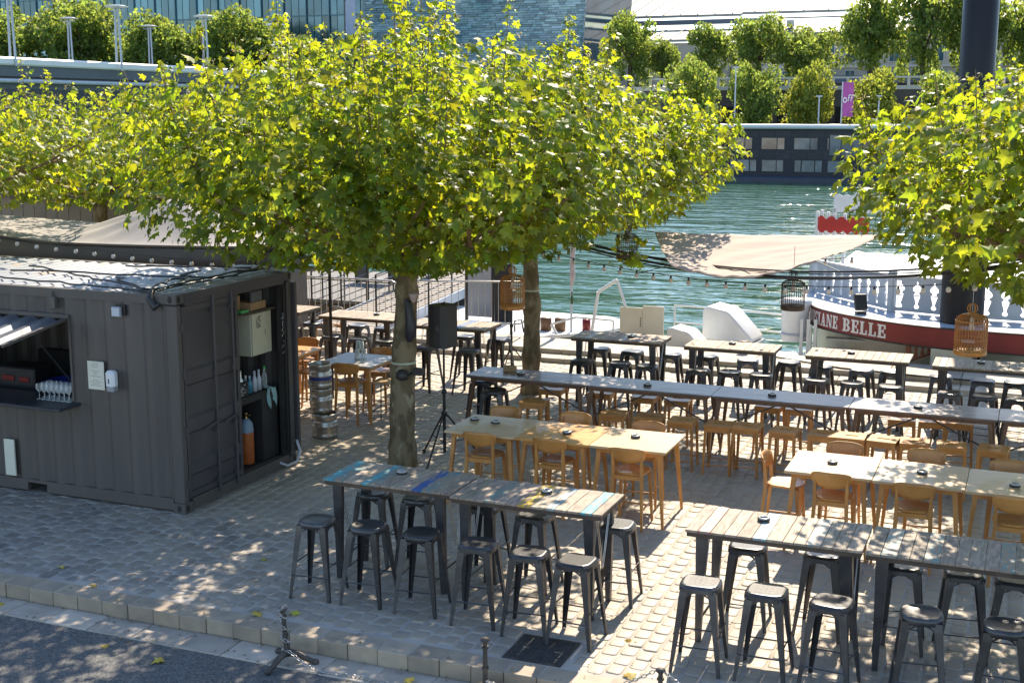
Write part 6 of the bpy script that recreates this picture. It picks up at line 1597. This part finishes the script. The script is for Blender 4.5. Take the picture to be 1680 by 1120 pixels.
for k, (px, ty) in enumerate(((40, -8), (210, 20), (349, 35), (462, 48))):
    y = on_bridge(px, -76.6); d = (76.6*math.sin(.389)+y*math.cos(.389)); bridge_lamp(-76.6, y, (4.655+(181-ty)/2097*d)-8.1, "tall twin masted white lamp on the bridge, "+ORDL[k])
for k, (px, ty) in enumerate(((133, 38), (261, 50), (368, 60), (452, 74))):
    X = -106; y = on_bridge(px, X); d = (-X*math.sin(.389)+y*math.cos(.389)); bridge_lamp(X, y, (4.655+(181-ty)/2097*d)-8.1, "smaller far side white lamp on the bridge, "+ORDL[k])

# glass office building behind the left trees
gb = thing("glass_office", "blue green glass office block behind the trees at the upper left", "office building", (-194, 182, 7.0))
M_gl = mat("office_glass", (0.045,0.13,0.17), (0.10,0.24,0.30), rough=0.10, scale=.16, stretch=(1,1,.5), spec=1.0, rnd=0.35, metal=.3)
M_gl2 = mat("office_glass_dark", (0.02,0.07,0.10), (0.05,0.14,0.19), rough=0.08, scale=.2, spec=1.0, rnd=0.3, metal=.3)
M_mul = mat("office_mullion", (0.10,0.20,0.24), rough=0.4, metal=.4)
MB().box(0, 98, .3, 30, 0, 34).build("body", M_gl2, gb)
pane = {}
for k in range(70):
    for j in range(5):
        m_ = M_gl if (k < 57) else M_gl2
        if (m_.name) not in pane: pane[m_.name] = MB().box(0, 1.28, 0, .25, 0, 3.9).mesh("glass_pane", m_)
        if j < 4 or k % 1 == 0: put("glass_pane", pane[m_.name], gb, (k*1.40, random.uniform(-.02,.02), .2+j*4.1), (0, 0, random.uniform(-.01,.01)))
for j in range(9): MB().box(0, 98, -.12, .29, j*4.1, j*4.1+.17).build("floor_band", M_mul, gb)
for k in range(24): MB().box(k*4.2-.06, k*4.2+.06, -.3, -.03, 0, 33).build("fin", M_mul, gb)
t = thing("museum_block", "teal tile shingled block with leaning right edge behind the near crown", "building", (-97.5, 178, 7.0))
M_sh = mat("glass_shingle", (0.13,0.24,0.26), (0.34,0.46,0.46), rough=0.35, scale=.12, island=0.42, hue=.03, lo=.4, hi=.6)
MB().extr([(0,0),(35.2,0),(36.8,28),(0,28)], 1, .2, 22).build("body", M_gl2, t)
rr = random.Random(77); V, Fq = [], []
for j in range(84):
    z = j*.33; x = rr.uniform(-1, 0); xe = 35.2+1.6*z/28
    while x < xe-.1:
        w = rr.uniform(.5, 1.9); x1_ = min(xe, x+w-.04); o_ = -rr.uniform(.02,.22); b = len(V); x_ = max(0, x)
        if x1_ > x_: V += [(x_,o_-.05,z),(x1_,o_-.05,z),(x1_,o_,z+.30),(x_,o_,z+.30),(x_,.19,z),(x1_,.19,z),(x1_,.19,z+.30),(x_,.19,z+.30)]; Fq += [(b,b+1,b+2,b+3),(b+3,b+2,b+6,b+7),(b,b+4,b+5,b+1),(b+1,b+5,b+6,b+2)]
        x += w
stuff(put("shingles", fast_mesh("shingles", np.array(V), np.array(Fq), 4, M_sh), t))
q = thing("banner_flag", "tall violet and pale blue banner on a pole before the teal shingled block", "banner", (-95.2, 168, 7.0)); MB().bar((0,0,0),(0,0,26),.12,6).build("pole", M_ink, q); MB().box(.2, 1.9, -.05, .05, 8.5, 24).build("cloth", mat("violet_cloth", (0.16,0.07,0.30),(0.2,0.08,0.34), rough=0.7), q); MB().extr([(.2,8.5),(1.9,8.5),(1.9,14.8),(1.5,15.4),(1.0,15.0),(.5,13.6),(.2,13.0)], 1, -.09, -.055).build("pale_print", mat("pale_blue_cloth", (0.45,0.5,0.62), rough=0.7), q)
m = MB(); rr = random.Random(12)
for k in range(5): m.box(.5, .5+rr.uniform(.5,1.0), -.08, -.055, 19.2+k*.5, 19.45+k*.5)
m.build("lettering", M_white, q)

# railway station: long pale roofs over a stone front
rs = thing("railway_station", "long cream railway station with pale pitched roofs behind the street trees", "station", (-62, 186, 7.0))
M_zinc = mat("pale_zinc_roof", (0.38,0.355,0.32), (0.29,0.275,0.25), rough=0.5, scale=.25, stretch=(4,1,1)); M_stn = mat("station_stone", (0.52,0.46,0.36), (0.44,0.39,0.30), rough=0.8, scale=.3); M_roofd = mat("slate_and_shadow", (0.13,0.15,0.20), (0.10,0.12,0.16), rough=0.6, scale=.4)
def roofslab(x0, x1, y0, y1, z0, z1, nm, mm, ribs=0):
    MB().add([(x0,y0,z0),(x1,y0,z0),(x1,y1,z1),(x0,y1,z1),(x0,y0,z0-.4),(x1,y0,z0-.4),(x1,y1,z1-.4),(x0,y1,z1-.4)], [(0,1,2,3),(4,7,6,5),(0,4,5,1),(1,5,6,2),(2,6,7,3),(3,7,4,0)]).build(nm, mm, rs)
    for k in range(ribs):
        x = x0+(x1-x0)*(k+.5)/ribs; v = Vector((0, y1-y0, z1-z0)); MB().bar((x,y0,z0+.05), Vector((x,y0,z0+.05))+v, .12, 4).build("roof_rib", mm, rs)
roofslab(-4, 18, 14, 42, 12.2, 19.5, "roof", M_zinc, 8); roofslab(18.2, 70, 14, 90, 12.4, 44.0, "roof", M_zinc, 14)
MB().box(-4, 62, 13.2, 14.2, 10.7, 11.4).build("fascia_shadow", M_roofd, rs)  # dark strip painted in as the shadow line along the fascia
roofslab(-4, 62, 4.5, 13.1, 8.0, 9.9, "lower_roof", M_zinc, 22)
MB().box(-4, 62, 4.9, 13, 0, 7.5).build("wall", M_stn, rs)
roofslab(23, 100, -1.0, 4.4, 8.3, 10.6, "mansard", M_roofd)
MB().box(23, 100, -.6, 4.3, 0, 7.5).build("front_wall", M_stn, rs); MB().box(22.6, 100.4, -1.0, -.2, 7.5, 8.0).build("cornice", M_cream, rs); MB().box(22.8, 100, -.9, -.61, 3.4, 3.7).build("string_course", M_cream, rs)
for k in range(26):
    x = 24.5+k*2.9
    for z0, z1 in ((.7, 3.0), (4.2, 6.9)):
        w_ = MB().box(x-.12, x+1.32, -.72, -.605, z0-.12, z1+.12).build("window", M_cream, rs); MB().box(x, x+.57, -.75, -.722, z0, z1).build("pane", M_gl2, w_); MB().box(x+.63, x+1.2, -.75, -.722, z0, z1).build("pane", M_gl2, w_)
roofslab(26, 70, -6, -1.1, 1.6, 2.3, "canopy", M_roofd)
for k in range(7): MB().lathe([(.0,0),(.55,0),(.55,.9),(0,.9)], 10, (28+k*9, -.9+1.5, 9.2)).build("dormer", M_cream, rs)

# ------------------------------------------------------------------ fallen leaves
rr = random.Random(31)
GF = "fallen plane leaves on the ground"
for k, (x, y, lb) in enumerate([(-8.95,8.35,"green yellow fallen leaf on the asphalt at the lower left"), (-8.1,7.75,"orange fallen leaf at the very bottom left of the asphalt"), (-7.6,8.75,"pale fallen leaf on the asphalt just below the gutter slabs"), (-6.9,8.68,"pale green fallen leaf on the asphalt left of the leaning post"),
    (-6.1,8.5,"small cream fallen leaf on the asphalt by the leaning post's foot"), (-5.75,8.55,"yellow fallen leaf on the asphalt right below the leaning post"), (-9.2,9.15,"orange leaf on the gutter slabs at the left border"), (-8.4,9.6,"yellow leaf on the kerb stones at the left"),
    (-6.5,9.55,"yellow leaf on the cobbles just above the leaning post"), (-6.15,9.7,"pale green leaf near the kerb under the leftmost stool"), (-7.3,10.9,"small yellow leaf in the container's shade"), (-3.1,10.35,"pale yellow leaf on the sunlit cobbles right of the manhole"),
    (-2.9,9.6,"small pale leaf in the sun near the lower border post"), (-6.9,13.1,"yellow leaf beside the near trunk's foot"), (-9.1,9.9,"dull yellow leaf on the shaded cobbles below the container"), (-4.7,9.15,"yellow leaf on the gutter slabs beside the lying chain"), (-1.9,9.75,"pale leaf under the second stool of the red planked table")]):
    z = .008 if y > KY else (-.132 if y > KY-.36 else -.146)
    o = put("fallen_leaf", leaf_meshes[k % 6].copy(), None, (x, y, z+.012), (rr.uniform(-.2,.2), rr.uniform(-.2,.2), rr.uniform(0,6)), (rr.uniform(.07,.12),)*3)
    o.data.materials[0] = M_leafy; tag(o, lb, "leaf", GF)
# small dry leaf crumbs and grit on the paving, too many to count
rr = random.Random(99); V, Fc = [], []
for k in range(1500):
    x, y = rr.uniform(-12, .5), rr.uniform(8.2, 21.5)
    if rr.random() < .35: y = rr.choice((KY-.02, KY-.34, 11.6))+rr.gauss(0, .05)
    z = .0095 if y > KY else (-.134 if y > KY-.36 else -.146); a = rr.uniform(0, 6.28); q = rr.uniform(.006, .020); b = len(V)
    V += [(x+q*math.cos(a), y+q*math.sin(a), z+.001), (x+q*math.cos(a+2), y+q*math.sin(a+2), z+rr.uniform(.001,.009)), (x+q*math.cos(a+4), y+q*math.sin(a+4), z+.002)]; Fc.append((b, b+1, b+2))
o = put("leaf_crumbs", fast_mesh("leaf_crumbs", np.array(V), np.array(Fc), 3, mat("dry_leaf_crumb", (0.24,0.16,0.07), (0.12,0.08,0.04), rough=0.9, island=.4)))
stuff(o); o["label"] = "small dry leaf crumbs scattered over the paving and gutter"; o["category"] = "litter"
# long taupe shed at the water's edge behind the marquee
t = thing("riverside_shed", "long dark taupe boarded shed between the marquee and the river", "shed", (-26, 21.0, 0))
MB().box(0, 12.6, .03, .9, 0, 2.85).build("wall", M_taupe2, t)
for k in range(42): MB().box(k*.30+.006, k*.30+.294, 0, .029, .02, 2.84).build("board", M_taupe, t)
MB().box(-.1, 12.7, -.12, 1.0, 2.851, 2.93).build("roof", M_taupe2, t)
